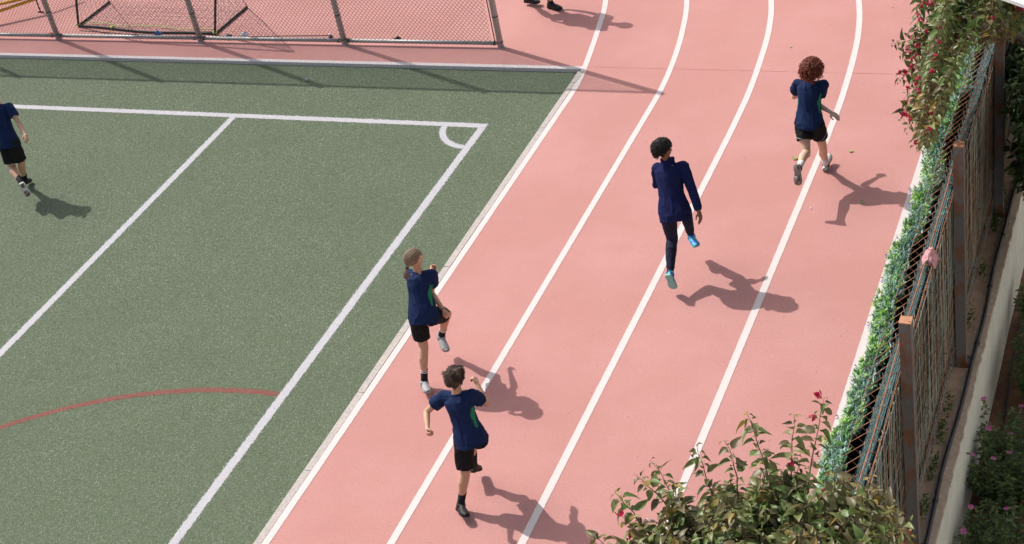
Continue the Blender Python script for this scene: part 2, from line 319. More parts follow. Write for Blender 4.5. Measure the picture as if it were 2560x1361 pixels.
def turf_blades(n, x0, x1, y0, y1, keep):
    x = nrng.uniform(x0, x1, n); y = nrng.uniform(y0, y1, n); k = keep(x, y); x, y = x[k], y[k]; n = len(x)
    m = turf_mask(x+nrng.normal(0, .006, n), y+nrng.normal(0, .006, n)); ang = nrng.uniform(0, 2*np.pi, n); L = nrng.uniform(.018, .032, n); lean = nrng.uniform(1.12, 1.53, n)
    wd = nrng.uniform(.0035, .0065, n); la = ang + nrng.normal(0, 1.2, n)
    dx, dy = np.cos(la)*np.sin(lean)*L, np.sin(la)*np.sin(lean)*L; dz = np.cos(lean)*L
    wx, wy = np.cos(ang+1.57)*wd/2, np.sin(ang+1.57)*wd/2
    v = np.empty((n, 3, 3)); z0 = TZ-.014
    v[:, 0] = np.stack([x-wx, y-wy, np.full(n, z0)], 1); v[:, 1] = np.stack([x+wx, y+wy, np.full(n, z0)], 1); v[:, 2] = np.stack([x+dx, y+dy, z0+dz], 1)
    me = bpy.data.meshes.new('turf_pile'); me.vertices.add(n*3); me.vertices.foreach_set('co', v.ravel())
    me.loops.add(n*3); me.loops.foreach_set('vertex_index', np.arange(n*3)); me.polygons.add(n)
    me.polygons.foreach_set('loop_start', np.arange(n)*3); me.polygons.foreach_set('loop_total', np.full(n, 3))
    for mm in ('blade', 'blade_white', 'blade_red'): me.materials.append(M[mm])
    me.polygons.foreach_set('material_index', m); me.update(); me.validate()
    return me
def keep(x, y):
    left = np.interp(y, [7, 8.3, 9.2, 12, 15, 17.5], [-11.4, -12.2, -12.9, -14.6, -16.7, -18.3])
    return (x > left) & (x < KX-.006) & (y < KY-.01)
me = turf_blades(1450000, -18.4, KX, 7.4, KY, keep); NB = len(me.polygons)
o = link_mesh('turf_pile', me, None, kind='stuff'); setp(o, 'short worn green artificial turf pile of the pitch with white and red lines', 'turf')
b = MB(); strip(b, [(-18.4, 15.934), (-8.585, 15.934)], .104, TZ-.010, .007); strip(b, [(-8.632, 7.4), (-8.632, 15.88)], .104, TZ-.010, .007); strip(b, [(-12.6, 7.4), (-12.6, 15.88)], .104, TZ-.010, .007)
strip(b, [(-8.632+.56*math.cos(a), 15.934+.56*math.sin(a)) for a in np.linspace(math.pi*1.03, math.pi*1.47, 20)], .090, TZ-.010, .006); b.build('pitch_line', M['line_infill'], None, False, kind='structure')
b = MB(); strip(b, [(RCX+RCR*math.cos(a), RCY+RCR*math.sin(a)) for a in np.linspace(math.atan2(10.27-RCY, -8.70-RCX), math.atan2(7.6-RCY, -13.4-RCX) % (2*math.pi), 60)], .07, TZ-.011, .009); b.build('pitch_arc', M['red_infill'], None, False, kind='structure')
# thin printed sheets for the lines outside the dense pile
b = MB(); strip(b, [(-40, 15.934), (-18.4, 15.934)], .125, TZ-.008); strip(b, [(-8.632, -13), (-8.632, 7.4)], .125, TZ-.008); strip(b, [(-12.6, -13), (-12.6, 7.4)], .125, TZ-.008)
b.build('pitch_line', M['kerbwhite'], None, False, kind='structure')

# ------------------------------------------------------------------ low retaining wall, hose, garden
wl = thing('retaining_wall', 'low cream rendered retaining wall beside the dirt strip, dropping to the flower bed', 'wall', (wallx(11.3), 11.3, -1.2))
b = MB(); ys = np.linspace(-12, 32, 45); n = len(ys); vs = []
for y in ys:
    x1 = wallx(y)+R(-.004, .004); vs += [(x1-.14, y, -1.3), (x1-.14, y, -.03), (x1, y, -.03), (x1, y, -1.3)]
b.add(vs, [(4*i+a, 4*i+4+a, 4*i+4+c, 4*i+c) for i in range(n-1) for a, c in ((0, 1), (1, 2), (2, 3))] + [(0, 1, 2, 3), (4*n-1, 4*n-2, 4*n-3, 4*n-4)])
b.build('wall_body', M['wall'], wl, False)
b = MB(); ys = np.arange(6, 24, .045); n = len(ys); vs = []
for y in ys:
    x1 = wallx(y)+.002+R(-.012, .006) + .006*mnoise.noise(Vector((y*2, 0, 0))); z = .001+R(-.003, .003)
    vs += [(wallx(y)-.125, y, -.03), (wallx(y)-.125, y, z), (x1, y, z), (x1, y, -.029)]
b.add(vs, [(4*i+a, 4*i+4+a, 4*i+4+c, 4*i+c) for i in range(n-1) for a, c in ((0, 1), (1, 2), (2, 3))] + [(0, 1, 2, 3), (4*n-1, 4*n-2, 4*n-3, 4*n-4)])
b.build('wall_top', M['wall_top'], wl, False)
b = MB(); pts = [(wallx(y)-.075+.012*math.sin(y*1.7)+.006*math.sin(y*4.1), y, .022) for y in np.linspace(2, 30, 120)]
b.tube(pts, .0185, 8)
for yy in (12.15, 13.1, 14.05, 9.9): b.tube([(wallx(yy)-.075+.012*math.sin(yy*1.7)+.006*math.sin(yy*4.1), yy+d, .022) for d in (-.03, .03)], .024, 8)
b.build('irrigation_hose', M['hose'], None, label='thick black irrigation hose lying along the top of the cream wall', cat='hose')
b = MB(); b.tube([(-1.50+.02*math.sin(y*2.2), y, -1.185) for y in np.linspace(8, 20, 60)], .011, 6)
b.build('drip_line', M['hose'], None, label='thin black drip pipe lying on the brown garden soil below the wall', cat='pipe')
b = MB()
for i in range(330):
    y = R(8.5, 16.2); c_ = mnoise.noise(Vector((y*1.4, 3, 0)))
    if R(-.5, .5) > c_+.15: continue
    x = wallx(y)-R(-.0, .17) if rng.random() < .85 else wallx(y)+R(-.01, 0); a = R(0, 6.3); s = R(.004, .012)
    b.add([(x+math.cos(a+k*1.57)*s*(1 if k % 2 else .6), y+math.sin(a+k*1.57)*s, .004+R(0, .007)) for k in range(4)], [(0, 1, 2, 3)])
b.build('fallen_petals', M['petal_fall'], None, False, label='small pale fallen petals scattered on the dirt strip and wall top', cat='petals', kind='stuff')
b = MB()
for i in range(260):
    x, y = R(-1.62, -.9), R(9, 17); s = R(.006, .02); a = R(0, 6.3)
    b.tube([(x, y, -1.19), (x+math.cos(a)*s*4, y+math.sin(a)*s*4, -1.185+R(0, .02))], .003, 3)
b.build('dry_litter', M['bark'], None, False, label='dry twigs and litter lying on the shaded garden soil', cat='twigs', kind='stuff')

# added unseen building: its cream facade bounces sunlight into the shaded garden
sc_ = thing('bounce_building', 'long cream building added outside the view on the camera side to bounce sunlight into the shaded garden', 'building', (4.4, 8, -1.2))
b = MB(); b.box((8.4, 8, 5.3), (8, 56, 13)); b.build('wall', M['wall'], sc_, False)
wb = MB(); wb.box((0, 0, 0), (.06, 1.5, 1.4)); wm_ = wb.mesh('window', M['rubber'], smooth=False)
for yy in range(-17, 34, 3):
    for zz in (1.2, 4.4, 7.6, 10.4): link_mesh('window', wm_, sc_, (0, yy-8, zz+1.2))
# white canopy corner (top right)
cp = thing('shade_canopy', 'bright white canopy whose straight edge crosses the top right corner', 'canopy', (-.6, 12.4, 0))
b = MB(); e0, e1 = Vector((-2.00, 12.03, 4)), Vector((.787, 10.0, 4)); nn = Vector((.588, .808, 0))
vs = [e0, e1, e1+nn*4+Vector((0, 0, .25)), e0+nn*4+Vector((0, 0, .25))]
b.add(vs+[q-Vector((0, 0, .03)) for q in vs], [(0, 1, 2, 3), (7, 6, 5, 4), (0, 4, 5, 1), (1, 5, 6, 2), (2, 6, 7, 3), (3, 7, 4, 0)]); b.build('canopy_cloth', M['white_cloth'], cp, False)
for q in (vs[2], e1+nn*.3):
    b = MB(); b.tube([(q.x-.1, q.y, -1.2), (q.x-.1, q.y, q.z-.02)], .03, 10); b.build('canopy_pole', M['steel'], cp)

# ------------------------------------------------------------------ chain-link fence along the pitch end
FY, FH = 18.05, 3.22
cf = thing('chain_link_fence', 'tall grey chain-link fence with round posts behind the end of the pitch', 'fence', (-9.22, FY, 0))
posts = [-9.22-2.70*i for i in range(8)]; posts[1], posts[2], posts[3] = -11.83, -14.47, -17.32
posts[4:] = [-20.1, -22.8, -25.5, -28.2]
b = MB(); b.tube([(0, 0, 0), (0, 0, FH)], .046, 14); b.ball((0, 0, FH), (.05, .05, .03), n=12, m=6); b.tube([(0, 0, 0), (0, 0, .012)], .056, 14); pm = b.mesh('post', M['steel'])
b = MB(); b.tube([(0, 0, -.007), (0, 0, .007)], .0485, 14); bm_ = b.mesh('clamp', M['steel_dark'])
for x in posts:
    p = link_mesh('post', pm, cf, (x+9.22, 0, 0)); [link_mesh('clamp', bm_, p, (0, 0, z)) for z in (.10, .51, 1.61)]
for i in range(len(posts)-1):
    x1, x0 = posts[i]-.05, posts[i+1]+.05
    b = MB(); b.tube([(x0, FY-.005, .075), (x1, FY-.005, .075)], .029, 10); b.build('bottom_rail', M['steel'], cf)
    b = MB(); b.tube([(x0, FY, FH-.06), (x1, FY, FH-.06)], .024, 10); b.build('top_rail', M['steel'], cf)
    for q, w_ in [(x0+.04, .012), (x1-.04, .012)]+[(x0+(x1-x0)*(k+.5)/6, .003) for k in range(6)]:
        b = MB(); b.tube([(q-w_, FY-.005, .075), (q+w_, FY-.005, .075)], .036 if w_ > .01 else .0305, 10); b.build('rail_tie', M['steel_dark'] if w_ > .01 else M['steel'], cf)
b = MB(); b.box((-9.285, FY-.03, FH/2+.02), (.014, .008, FH-.1)); b.build('tension_bar', M['steel_dark'], cf)
# woven mesh: zig-zag wires, each with rounded knuckles
b = MB(); pw, ph = .034, .072; x0, x1 = -22.6, -9.29; z0, z1 = .055, FH-.06
nx = int((x1-x0)/pw); nz_ = int((z1-z0)/ph*2); r = .0030
for i in range(nx):
    xc = x0+i*pw; pts = []
    for k in range(nz_+1):
        z = z0+k*ph/2; s = 1 if (k+i) % 2 else -1
        pts.append((xc + s*pw*.46, FY-.038+.003*s, z-ph*.07)); pts.append((xc+s*pw*.46, FY-.038-.003*s, z+ph*.07))
    b.tube(pts, r, 3, cap=False)
b.build('chain_link_mesh', M['wire'], cf, False, kind='stuff')

# ------------------------------------------------------------------ post-and-mesh fence with hedge, on the right
FX = -1.815
rf = thing('mesh_fence', 'rusty roll-top wire fence with square posts and grey slats beside the outer lane', 'fence', (FX, 9.29, 0))
def fx(y): return FX + .006*(y-11.5)
PY = [1.6, 4.15, 6.72, 9.29, 11.86, 14.50, 17.15, 19.8, 22.4]
b = MB(); b.box((0, 0, 1.225), (.088, .088, 2.45)); b.box((.040, -.040, 1.225), (.012, .012, 2.449)); b.box((-.040, -.040, 1.225), (.012, .012, 2.449)); pm = b.mesh('post', M['post_paint'], smooth=False)
b = MB(); b.box((0, 0, 2.454), (.092, .092, .010)); b.box((0.03, -.02, 2.461), (.02, .004, .004)); cm = b.mesh('post_cap', M['rust_cap'], smooth=False)
b = MB(); b.box((0, 0, .004), (.20, .18, .016)); b.box((.07, .06, .02), (.02, .02, .02)); b.box((.07, -.06, .02), (.02, .02, .02)); fm = b.mesh('foot_plate', M['post_paint'], smooth=False)
for y in PY:
    p = link_mesh('post', pm, rf, (fx(y)-FX, y-9.29, 0), (0, 0, R(-.03, .03))); link_mesh('post_cap', cm, p); link_mesh('foot_plate', fm, p)
def mx(y): return fx(y)-.062           # mesh plane
b = MB(); y = 5.6; mesh_w = MB(); rungs = MB(); spikes = MB(); bars = MB(); bars0 = MB(); bars2 = MB()
def wob(y, s, a): return a*mnoise.noise(Vector((y*s, s, 0)))
ys = np.arange(5.6, 20.4, .05)
def sag(y): return .018*math.sin(y*2.1)+wob(y, 1.3, .03)
def B2(y): return Vector((mx(y)+.004, y, 1.93+sag(y)*.6))
def B1(y): return Vector((mx(y)-.055, y, 1.965+sag(y)))
def B0(y): return Vector((mx(y)-.255, y, 1.76+sag(y)*.7))
bars.tube([B1(y) for y in ys], .0052, 5, cap=False); bars0.tube([B0(y)+Vector((-.01, 0, -.02)) for y in ys], .0025, 4, cap=False)
for ph_ in (0, math.pi): bars2.tube([B2(y)+Vector((math.cos(y*90+ph_)*.0022, 0, math.sin(y*90+ph_)*.0022)) for y in np.arange(5.6, 20.4, .012)], .0030, 3, cap=False)
y = 5.62
while y < 20.3:
    j = R(-.006, .006); rungs.tube([B1(y), B0(y+R(-.02, .02))+Vector((-.02, 0, -.012))], .0034, 4); rungs.tube([B2(y), B1(y)], .0034, 4)
    q = B0(y); rungs.tube([q, q+Vector((.10, .01, -.14)), Vector((mx(y), y, 1.45))], .0022, 3)
    p_ = B1(y)+Vector((-.028, .0, -.02)); spikes.tube([p_, p_+Vector((R(-.012, .006), R(-.012, .012), R(.09, .12)))], .0034, 4)
    y += .125
bars.build('top_bar', M['rust_wire'], rf); bars0.build('lower_bar', M['grey_wire'], rf); bars2.build('twisted_bar', M['rust_wire'], rf); rungs.build('top_rung', M['rust_wire'], rf, kind='stuff'); spikes.build('wire_spike', M['grey_wire'], rf, kind='stuff')
hw, vw = MB(), MB()
zs = [.06, .12, .18, .24, .42, .60, .78, .96, 1.14, 1.32, 1.50, 1.68, 1.84]
for i, z in enumerate(zs):
    hw.tube([(mx(y)+.006+wob(y, 2+i*.37, .006), y, z+wob(y, .9+i*.2, .012)) for y in np.arange(5.6, 20.4, .12)], .0030, 4, cap=False)
for y in np.arange(5.62, 20.3, .125):
    vw.tube([(mx(y)+.002+wob(z+y*3, 3, .006), y+wob(z+y*7, 2, .012), z) for z in np.linspace(.03, 1.93, 9)], .0030, 4, cap=False)
hw.build('horizontal_wire', M['grey_wire'], rf, kind='stuff'); vw.build('vertical_wire', M['rust_wire'], rf, kind='stuff')
# slats woven behind the wires, each one a part
sv = []
for k in range(4):
    b = MB(); n = 7; wd = .0245
    pts = [(wob(i*1.1+k*9, 1.1, .006), wob(i+k*5, 1.0, .005), .22+i*(1.57+.03*k)/(n-1)) for i in range(n)]
    b.tube(pts, [.004]*n, 4, side=(1, 0, 0), ry=[wd/2*R(.85, 1.1) for _ in range(n)]); sv.append(b.mesh('slat', M['slat']))
y = 7.2; i = 0
while y < 17.6:
    link_mesh('slat', sv[rng.randrange(4)], rf, (mx(y)-.018-FX+R(-.004, .004), y-9.29, R(-.03, .03)), (R(-.02, .02), R(-.012, .012), R(-.3, .3))); y += R(.026, .041); i += 1
# shade net on the track side of the wires: sags from the top bar to the hedge
b = MB(); ysn = np.arange(5.6, 20.3, .04); m_ = 9; vs = []
for y in ysn:
    for k in range(m_):
        t = k/(m_-1); x = mx(y)-.02-.30*t; z = 1.86-.05*t-.75*t*t + .03*mnoise.noise(Vector((y*3, t*3, 0))) + .05*mnoise.noise(Vector((y*.9, 7, 0)))
        vs.append((x, y, z))
b.add(vs, [(i*m_+k, (i+1)*m_+k, (i+1)*m_+k+1, i*m_+k+1) for i in range(len(ysn)-1) for k in range(m_-1)])
b.build('shade_net', M['screen'], rf)
b = MB(); vs2 = []
for y in ysn:
    for z in (.02, .25, .9, 1.5, 1.88): vs2.append((mx(y)-.034+.006*mnoise.noise(Vector((y*5, z*4, 1))), y, z))
b.add(vs2, [(i*5+k, (i+1)*5+k, (i+1)*5+k+1, i*5+k+1) for i in range(len(ysn)-1) for k in range(4)])
b.build('screen_cloth', M['screen'], rf)
b = MB()
for k in range(15):
    t = k/14; b.tube([(mx(y)-.02-.30*t, y, 1.867-.05*t-.75*t*t + .03*mnoise.noise(Vector((y*3, t*3, 0))) + .05*mnoise.noise(Vector((y*.9, 7, 0)))) for y in ysn], .0014, 3, cap=False)
b.build('net_cord', M['fake_net'], rf, False, kind='stuff')

# ------------------------------------------------------------------ leaf tools
def leaf_mesh(name, m, L=.09, W=.055, fold=.35, curl=.5, n=5, tip=1.0, twist=0):
    """a real leaf: pointed oval in two halves folded on the midrib and curled back at the tip; grows along +Y, face up +Z"""
    b = MB(); vs = []; 
    for i in range(n+1):
        t = i/n; wv = (math.sin(math.pi*min(1, t**.75))**.8)*(1-.35*t)*1.15 if 0 < t < 1 else 0
        y_ = L*t*(1-.12*curl*t); z_ = -L*curl*.45*t*t; wv *= W/2; tw = twist*t
        for sx in (-1, 0, 1):
            px, pz = sx*wv*math.cos(fold), abs(sx)*wv*math.sin(fold)+.002*math.sin(i*2+sx)
            vs.append((px*math.cos(tw)-pz*math.sin(tw), y_, z_+px*math.sin(tw)+pz*math.cos(tw)))
    fs = []
    for i in range(n):
        for c in (0, 1): a = i*3+c; fs.append((a, a+1, a+4, a+3))
    b.add(vs, fs); b.tube([(0, -L*.16, .004), (0, 0, 0)], L*.012, 3, cap=False); return b.mesh(name, m)
def mat_from(p, d, upv, s=1.0):
    Y = Vector(d).normalized(); Z = Vector(upv); Z = Z-Y*Z.dot(Y); Z = Z.normalized() if Z.length > 1e-5 else Y.orthogonal().normalized(); X = Y.cross(Z)
    m = Matrix(((X.x, Y.x, Z.x, p[0]), (X.y, Y.y, Z.y, p[1]), (X.z, Y.z, Z.z, p[2]), (0, 0, 0, 1)))
    return m @ Matrix.Scale(s, 4)
def scatter(parent, name, items, score, nmax=300, stuffname=None):
    """items (mesh, matrix): the nmax that show largest become parts, the rest one joined part"""
    items = sorted(items, key=lambda it: score(it[1].translation)); base = world_loc(parent)
    for me, mw in items[:nmax]:
        o = bpy.data.objects.new(name, me); C.objects.link(o); o.parent = parent
        o.matrix_local = Matrix.Translation(-base) @ mw
    rest = items[nmax:]
    if not rest: return
    mats = []; V = []; Fc = []; MI = []; k = 0
    cache = {}
    for me, mw in rest:
        if me.name not in cache:
            co = np.empty(len(me.vertices)*3); me.vertices.foreach_get('co', co)
            mt = me.materials[0]
            if mt not in mats: mats.append(mt)
            cache[me.name] = (co.reshape(-1, 3), [tuple(p.vertices) for p in me.polygons], mats.index(mt))
        co, fs, mi = cache[me.name]; A = np.array(mw); V.append(co @ A[:3, :3].T + A[:3, 3] - np.array(base))
        Fc.extend([tuple(i+k for i in f) for f in fs]); MI.extend([mi]*len(fs)); k += len(co)
    V = np.concatenate(V); me = bpy.data.meshes.new(stuffname or 'foliage'); me.from_pydata(V.tolist(), [], Fc)
    for mt in mats: me.materials.append(mt)
    me.polygons.foreach_set('material_index', MI); me.polygons.foreach_set('use_smooth', [True]*len(Fc)); me.update()
    o = bpy.data.objects.new(stuffname or 'foliage', me); C.objects.link(o); o.parent = parent; o['kind'] = 'stuff'
CAMP = Vector((0, 0, 9.7))
def camdist(p): return (Vector(p)-CAMP).length

# ------------------------------------------------------------------ artificial hedge hung on the track side
hd = thing('artificial_hedge', 'artificial leaf hedge with pale netting hanging on the track side of the wire fence', 'hedge', (-2.2, 9.29, 0))
fl = {k: [leaf_mesh('leaf', M[k], .044*s, .015*s, .3, c, 4) for s, c in ((1, .4), (1.25, .9), (.8, -.4))] for k in ('fake_a', 'fake_b', 'fake_c')}
items = []; y = 6.6
def htop(y): return 1.70+.05*mnoise.noise(Vector((y*1.1, 0, 0)))+.035*math.sin(y*3.3)
def hedge_x(y): return mx(y)-.285+.03*math.sin(y*2.7)+.03*mnoise.noise(Vector((y*2.3, 5, 0)))+.022*(math.sin(y*7.1)+.5*math.sin(y*14.2)+.3*math.sin(y*21.3))
while y < 18.2:
    for c in range(3):
        dep = abs(rng.gauss(0, .35)); z = htop(y)-dep*.8 if rng.random() < .35 else (htop(y)+R(-.08, .01) if rng.random() < .72 else R(.1, htop(y))); z = max(.08, z)
        xx = hedge_x(y)-.075-R(0, .05)-.05*min(1, (htop(y)-z)) + (R(0, .16) if htop(y)-z < .085 else 0)
        clus = Vector((xx, y+R(-.02, .02), z)); cn = Vector((-1, R(-.4, .4), R(.2, .9))).normalized()
        kk = rng.choices(['fake_a', 'fake_b', 'fake_c'], [.24, .30, .46])[0] if mnoise.noise(Vector((y*2.2, z*3, 0))) > -.1 else rng.choices(['fake_a', 'fake_b', 'fake_c'], [.55, .3, .15])[0]
        for i in range(7):
            a = i*2.4+R(-.3, .3); t1 = cn.orthogonal().normalized(); t2 = cn.cross(t1); tilt = R(.35, 1.2)
            d = cn*math.cos(tilt)+(t1*math.cos(a)+t2*math.sin(a))*math.sin(tilt)
            items.append((rng.choice(fl[kk]), mat_from(clus+d*.004, d, cn+Vector((0, 0, .4)), R(.75, 1.25))))
    y += .0068
scatter(hd, 'leaf', items, lambda p: -p.z*1.2 + camdist(p)*.15, 300, 'foliage')
b = MB()
for i in range(34):
    y = R(8, 18); z = htop(y)-R(0, .2); c = Vector((hedge_x(y)-.15, y, z))
    for k in range(5): a = k*1.26; b.add([c, c+Vector((-.02, math.cos(a)*.028, math.sin(a)*.028)), c+Vector((-.03, math.cos(a+.5)*.026, math.sin(a+.5)*.026))], [(0, 1, 2)])
b.build('lilac_flower', M['lilac'], hd, False, kind='stuff')
# net the leaves are tied to: white-teal cords over the crest
b = MB()
for k in range(9):
    t = k/8; b.tube([(hedge_x(y)-.06+.10*t+.006*math.sin(y*40+k), y, htop(y)+.012-.10*(t-.5)**2+.012*math.sin(y*25+k*2)-.02*t) for y in np.arange(7, 18.2, .02)], .0021, 3, cap=False)
for y in np.arange(7, 18.2, .03):
    b.tube([(hedge_x(y)-.06+.10*t+R(-.004, .004), y+R(-.012, .012), htop(y)+.014-.10*(t-.5)**2-.02*t+R(-.006, .006)) for t in (0, .25, .5, .75, 1, 1.12)], .0016, 3, cap=False)
b.tube([(hedge_x(y)+.035+.006*math.sin(y*60), y, htop(y)-.01+.008*math.cos(y*60)) for y in np.arange(7, 18.2, .012)], .0075, 4, cap=False)
b.build('hedge_net', M['fake_net'], hd, False, kind='stuff')
b = MB(); vs = []
yy = np.arange(6.4, 18.4, .06)
for y in yy:
    for z in (.03, .5, 1.0, 1.45): vs.append((hedge_x(y)-.055, y, z))
    vs.append((hedge_x(y)-.035, y, htop(y)-.03)); vs.append((hedge_x(y)+.02, y, htop(y)-.04))
b.add(vs, [(i*6+k, (i+1)*6+k, (i+1)*6+k+1, i*6+k+1) for i in range(len(yy)-1) for k in range(5)]); b.build('backing_sheet', M['screen'], hd, False)

# pink cloth caught on the top bar
b = MB(); c = B1(10.86)+Vector((.02, 0, .01)); n = 13; vs = []
for i in range(n):
    for j in range(n):
        u, v = i/(n-1)-.5, j/(n-1)-.5; rr = math.hypot(u, v)
        vs.append(c+Vector((u*.13+.02*mnoise.noise(Vector((u*6, v*6, 0))), v*.20+.02*mnoise.noise(Vector((u*5, v*5, 3))), .045-.16*rr*rr-.25*abs(u)*abs(u)+.035*mnoise.noise(Vector((u*7, v*7, 5))))))
b.add(vs, [(i*n+j, (i+1)*n+j, (i+1)*n+j+1, i*n+j+1) for i in range(n-1) for j in range(n-1)])
o = b.build('pink_cloth', M['pink_cloth'], None, label='crumpled pink cloth caught on the rusty top bar of the wire fence', cat='cloth')
m_ = o.modifiers.new('thick', 'SOLIDIFY'); m_.thickness = .004

# ------------------------------------------------------------------ bougainvillea shrubs
BL_ = {k: [leaf_mesh('leaf', M[k], .088*s, .051*s*w_, fo, cu, 5, twist=tw) for s, w_, fo, cu, tw in ((1, 1, .45, .9, .2), (1.1, .9, .65, 1.4, -.4), (.9, 1.1, .3, .6, .35), (1.15, .95, .85, 1.0, .6))]
       for k in ('leaf_green', 'leaf_olive', 'leaf_bronze', 'leaf_orange', 'leaf_dark', 'leaf_dry')}
def bract_mesh():
    b = MB()
    for k in range(3):
        a = k*2.094; d = Vector((math.cos(a), math.sin(a), 0)); s_ = Vector((-d.y, d.x, 0)); Z = Vector((0, 0, 1)); vs = []
        for i in range(5):
            t = i/4; wv = math.sin(math.pi*min(.97, t**.7+.02))*.016
            for sx in (-1, 0, 1): vs.append(d*(.004+.019*math.sin(t*1.4)) + Z*(.034*t) + s_*(sx*wv) + d*(.006*(1-abs(sx))))
        b.add(vs, [(i*3+c, i*3+c+1, (i+1)*3+c+1, (i+1)*3+c) for i in range(4) for c in (0, 1)])
    return b.mesh('flower', M['bract'])
BR = bract_mesh()
def shrub(root, trunk_pts, trunk_r, tips, shoots, score, leaf_s=1.0, palette=None, flower_p=.0, spread=1.0):
    b = MB(); tp = [Vector(p) for p in trunk_pts]; b.tube(tp, [trunk_r*(1-.55*i/(len(tp)-1)) for i in range(len(tp))], 8); b.build('trunk', M['bark'], root)
    stems = MB(); items = []; flowers = []
    for ti, (tip, hero) in enumerate([(Vector(t), False) for t in tips]+[(Vector(t), True) for t in shoots]):
        base = tp[rng.randrange(max(1, len(tp)-3), len(tp))]+Vector((R(-.12, .12), R(-.12, .12), R(-.1, .05)))*spread
        if hero:
            nb = min(tips, key=lambda q: (Vector(q)-tip).length+ (2 if Vector(q).z > tip.z-.12 else 0)); base = base.lerp(Vector(nb), .55)
        rise = Vector((R(-.12, .12), R(-.12, .12), (tip-base).length*(.30 if not hero else .12)))
        c1 = base.lerp(tip, .55)+rise; n = 9; P = []
        for i in range(n+1): t = i/n; P.append(base*(1-t)**2+c1*2*t*(1-t)+tip*t*t + Vector((R(-.008, .008), R(-.008, .008), 0))*(1 if 0 < i < n else 0))
        stems.tube(P, [.0075*(1-.82*i/n) for i in range(n+1)], 5, cap=False)
        Ltot = sum((P[i+1]-P[i]).length for i in range(n)); nl = int(Ltot/ (.026 if hero else .023)); a0 = R(0, 6)
        for k in range(nl):
            t = 1-(k+.2)/nl*(.78 if hero else .85); f = t*n; i = min(n-1, int(f)); p = P[i].lerp(P[i+1], f-i); d = (P[i+1]-P[i]).normalized()
            a = a0+k*2.4; o1 = d.orthogonal().normalized(); o2 = d.cross(o1); rad = o1*math.cos(a)+o2*math.sin(a)
            ld = (rad*R(.7, 1.1)+d*R(.1, .5)+Vector((0, 0, R(-.75, .2)))).normalized()
            s = leaf_s*R(.62, 1.35)*(min(1, .35+k*.16)); u_ = 1-t
            if palette: kk = rng.choices(*palette)[0]
            elif u_ < .12: kk = rng.choices(['leaf_orange', 'leaf_bronze', 'leaf_olive'], [.2, .45, .35])[0]
            elif u_ < .4: kk = rng.choices(['leaf_bronze', 'leaf_olive', 'leaf_green'], [.28, .36, .36])[0]
            else: kk = rng.choices(['leaf_olive', 'leaf_green', 'leaf_dark', 'leaf_orange', 'leaf_dry'], [.22, .58, .14, .03, .03])[0]
            items.append((rng.choice(BL_[kk]), mat_from(p+rad*.014*leaf_s, ld, Vector((R(-.7, .7), R(-.7, .7), 1)), s)))
        if rng.random() < flower_p:
            for q in range(rng.choice((1, 2, 2, 3, 4))):
                t = R(.70, .98); f = t*n; i = min(n-1, int(f)); p = P[i].lerp(P[i+1], f-i)+Vector((R(-.03, .03), R(-.03, .03), R(0, .05)))
                flowers.append((BR, mat_from(p, Vector((R(-1, 1), R(-1, 1), R(-.2, 1))), Vector((R(-1, 1), R(-1, 1), R(-1, 1))), R(.9, 1.5)*leaf_s)))
    stems.build('branches', M['stem_red'], root)
    scatter(root, 'leaf', items, score, 300, 'foliage')
    scatter(root, 'flower', flowers, score, 300, 'flowers')

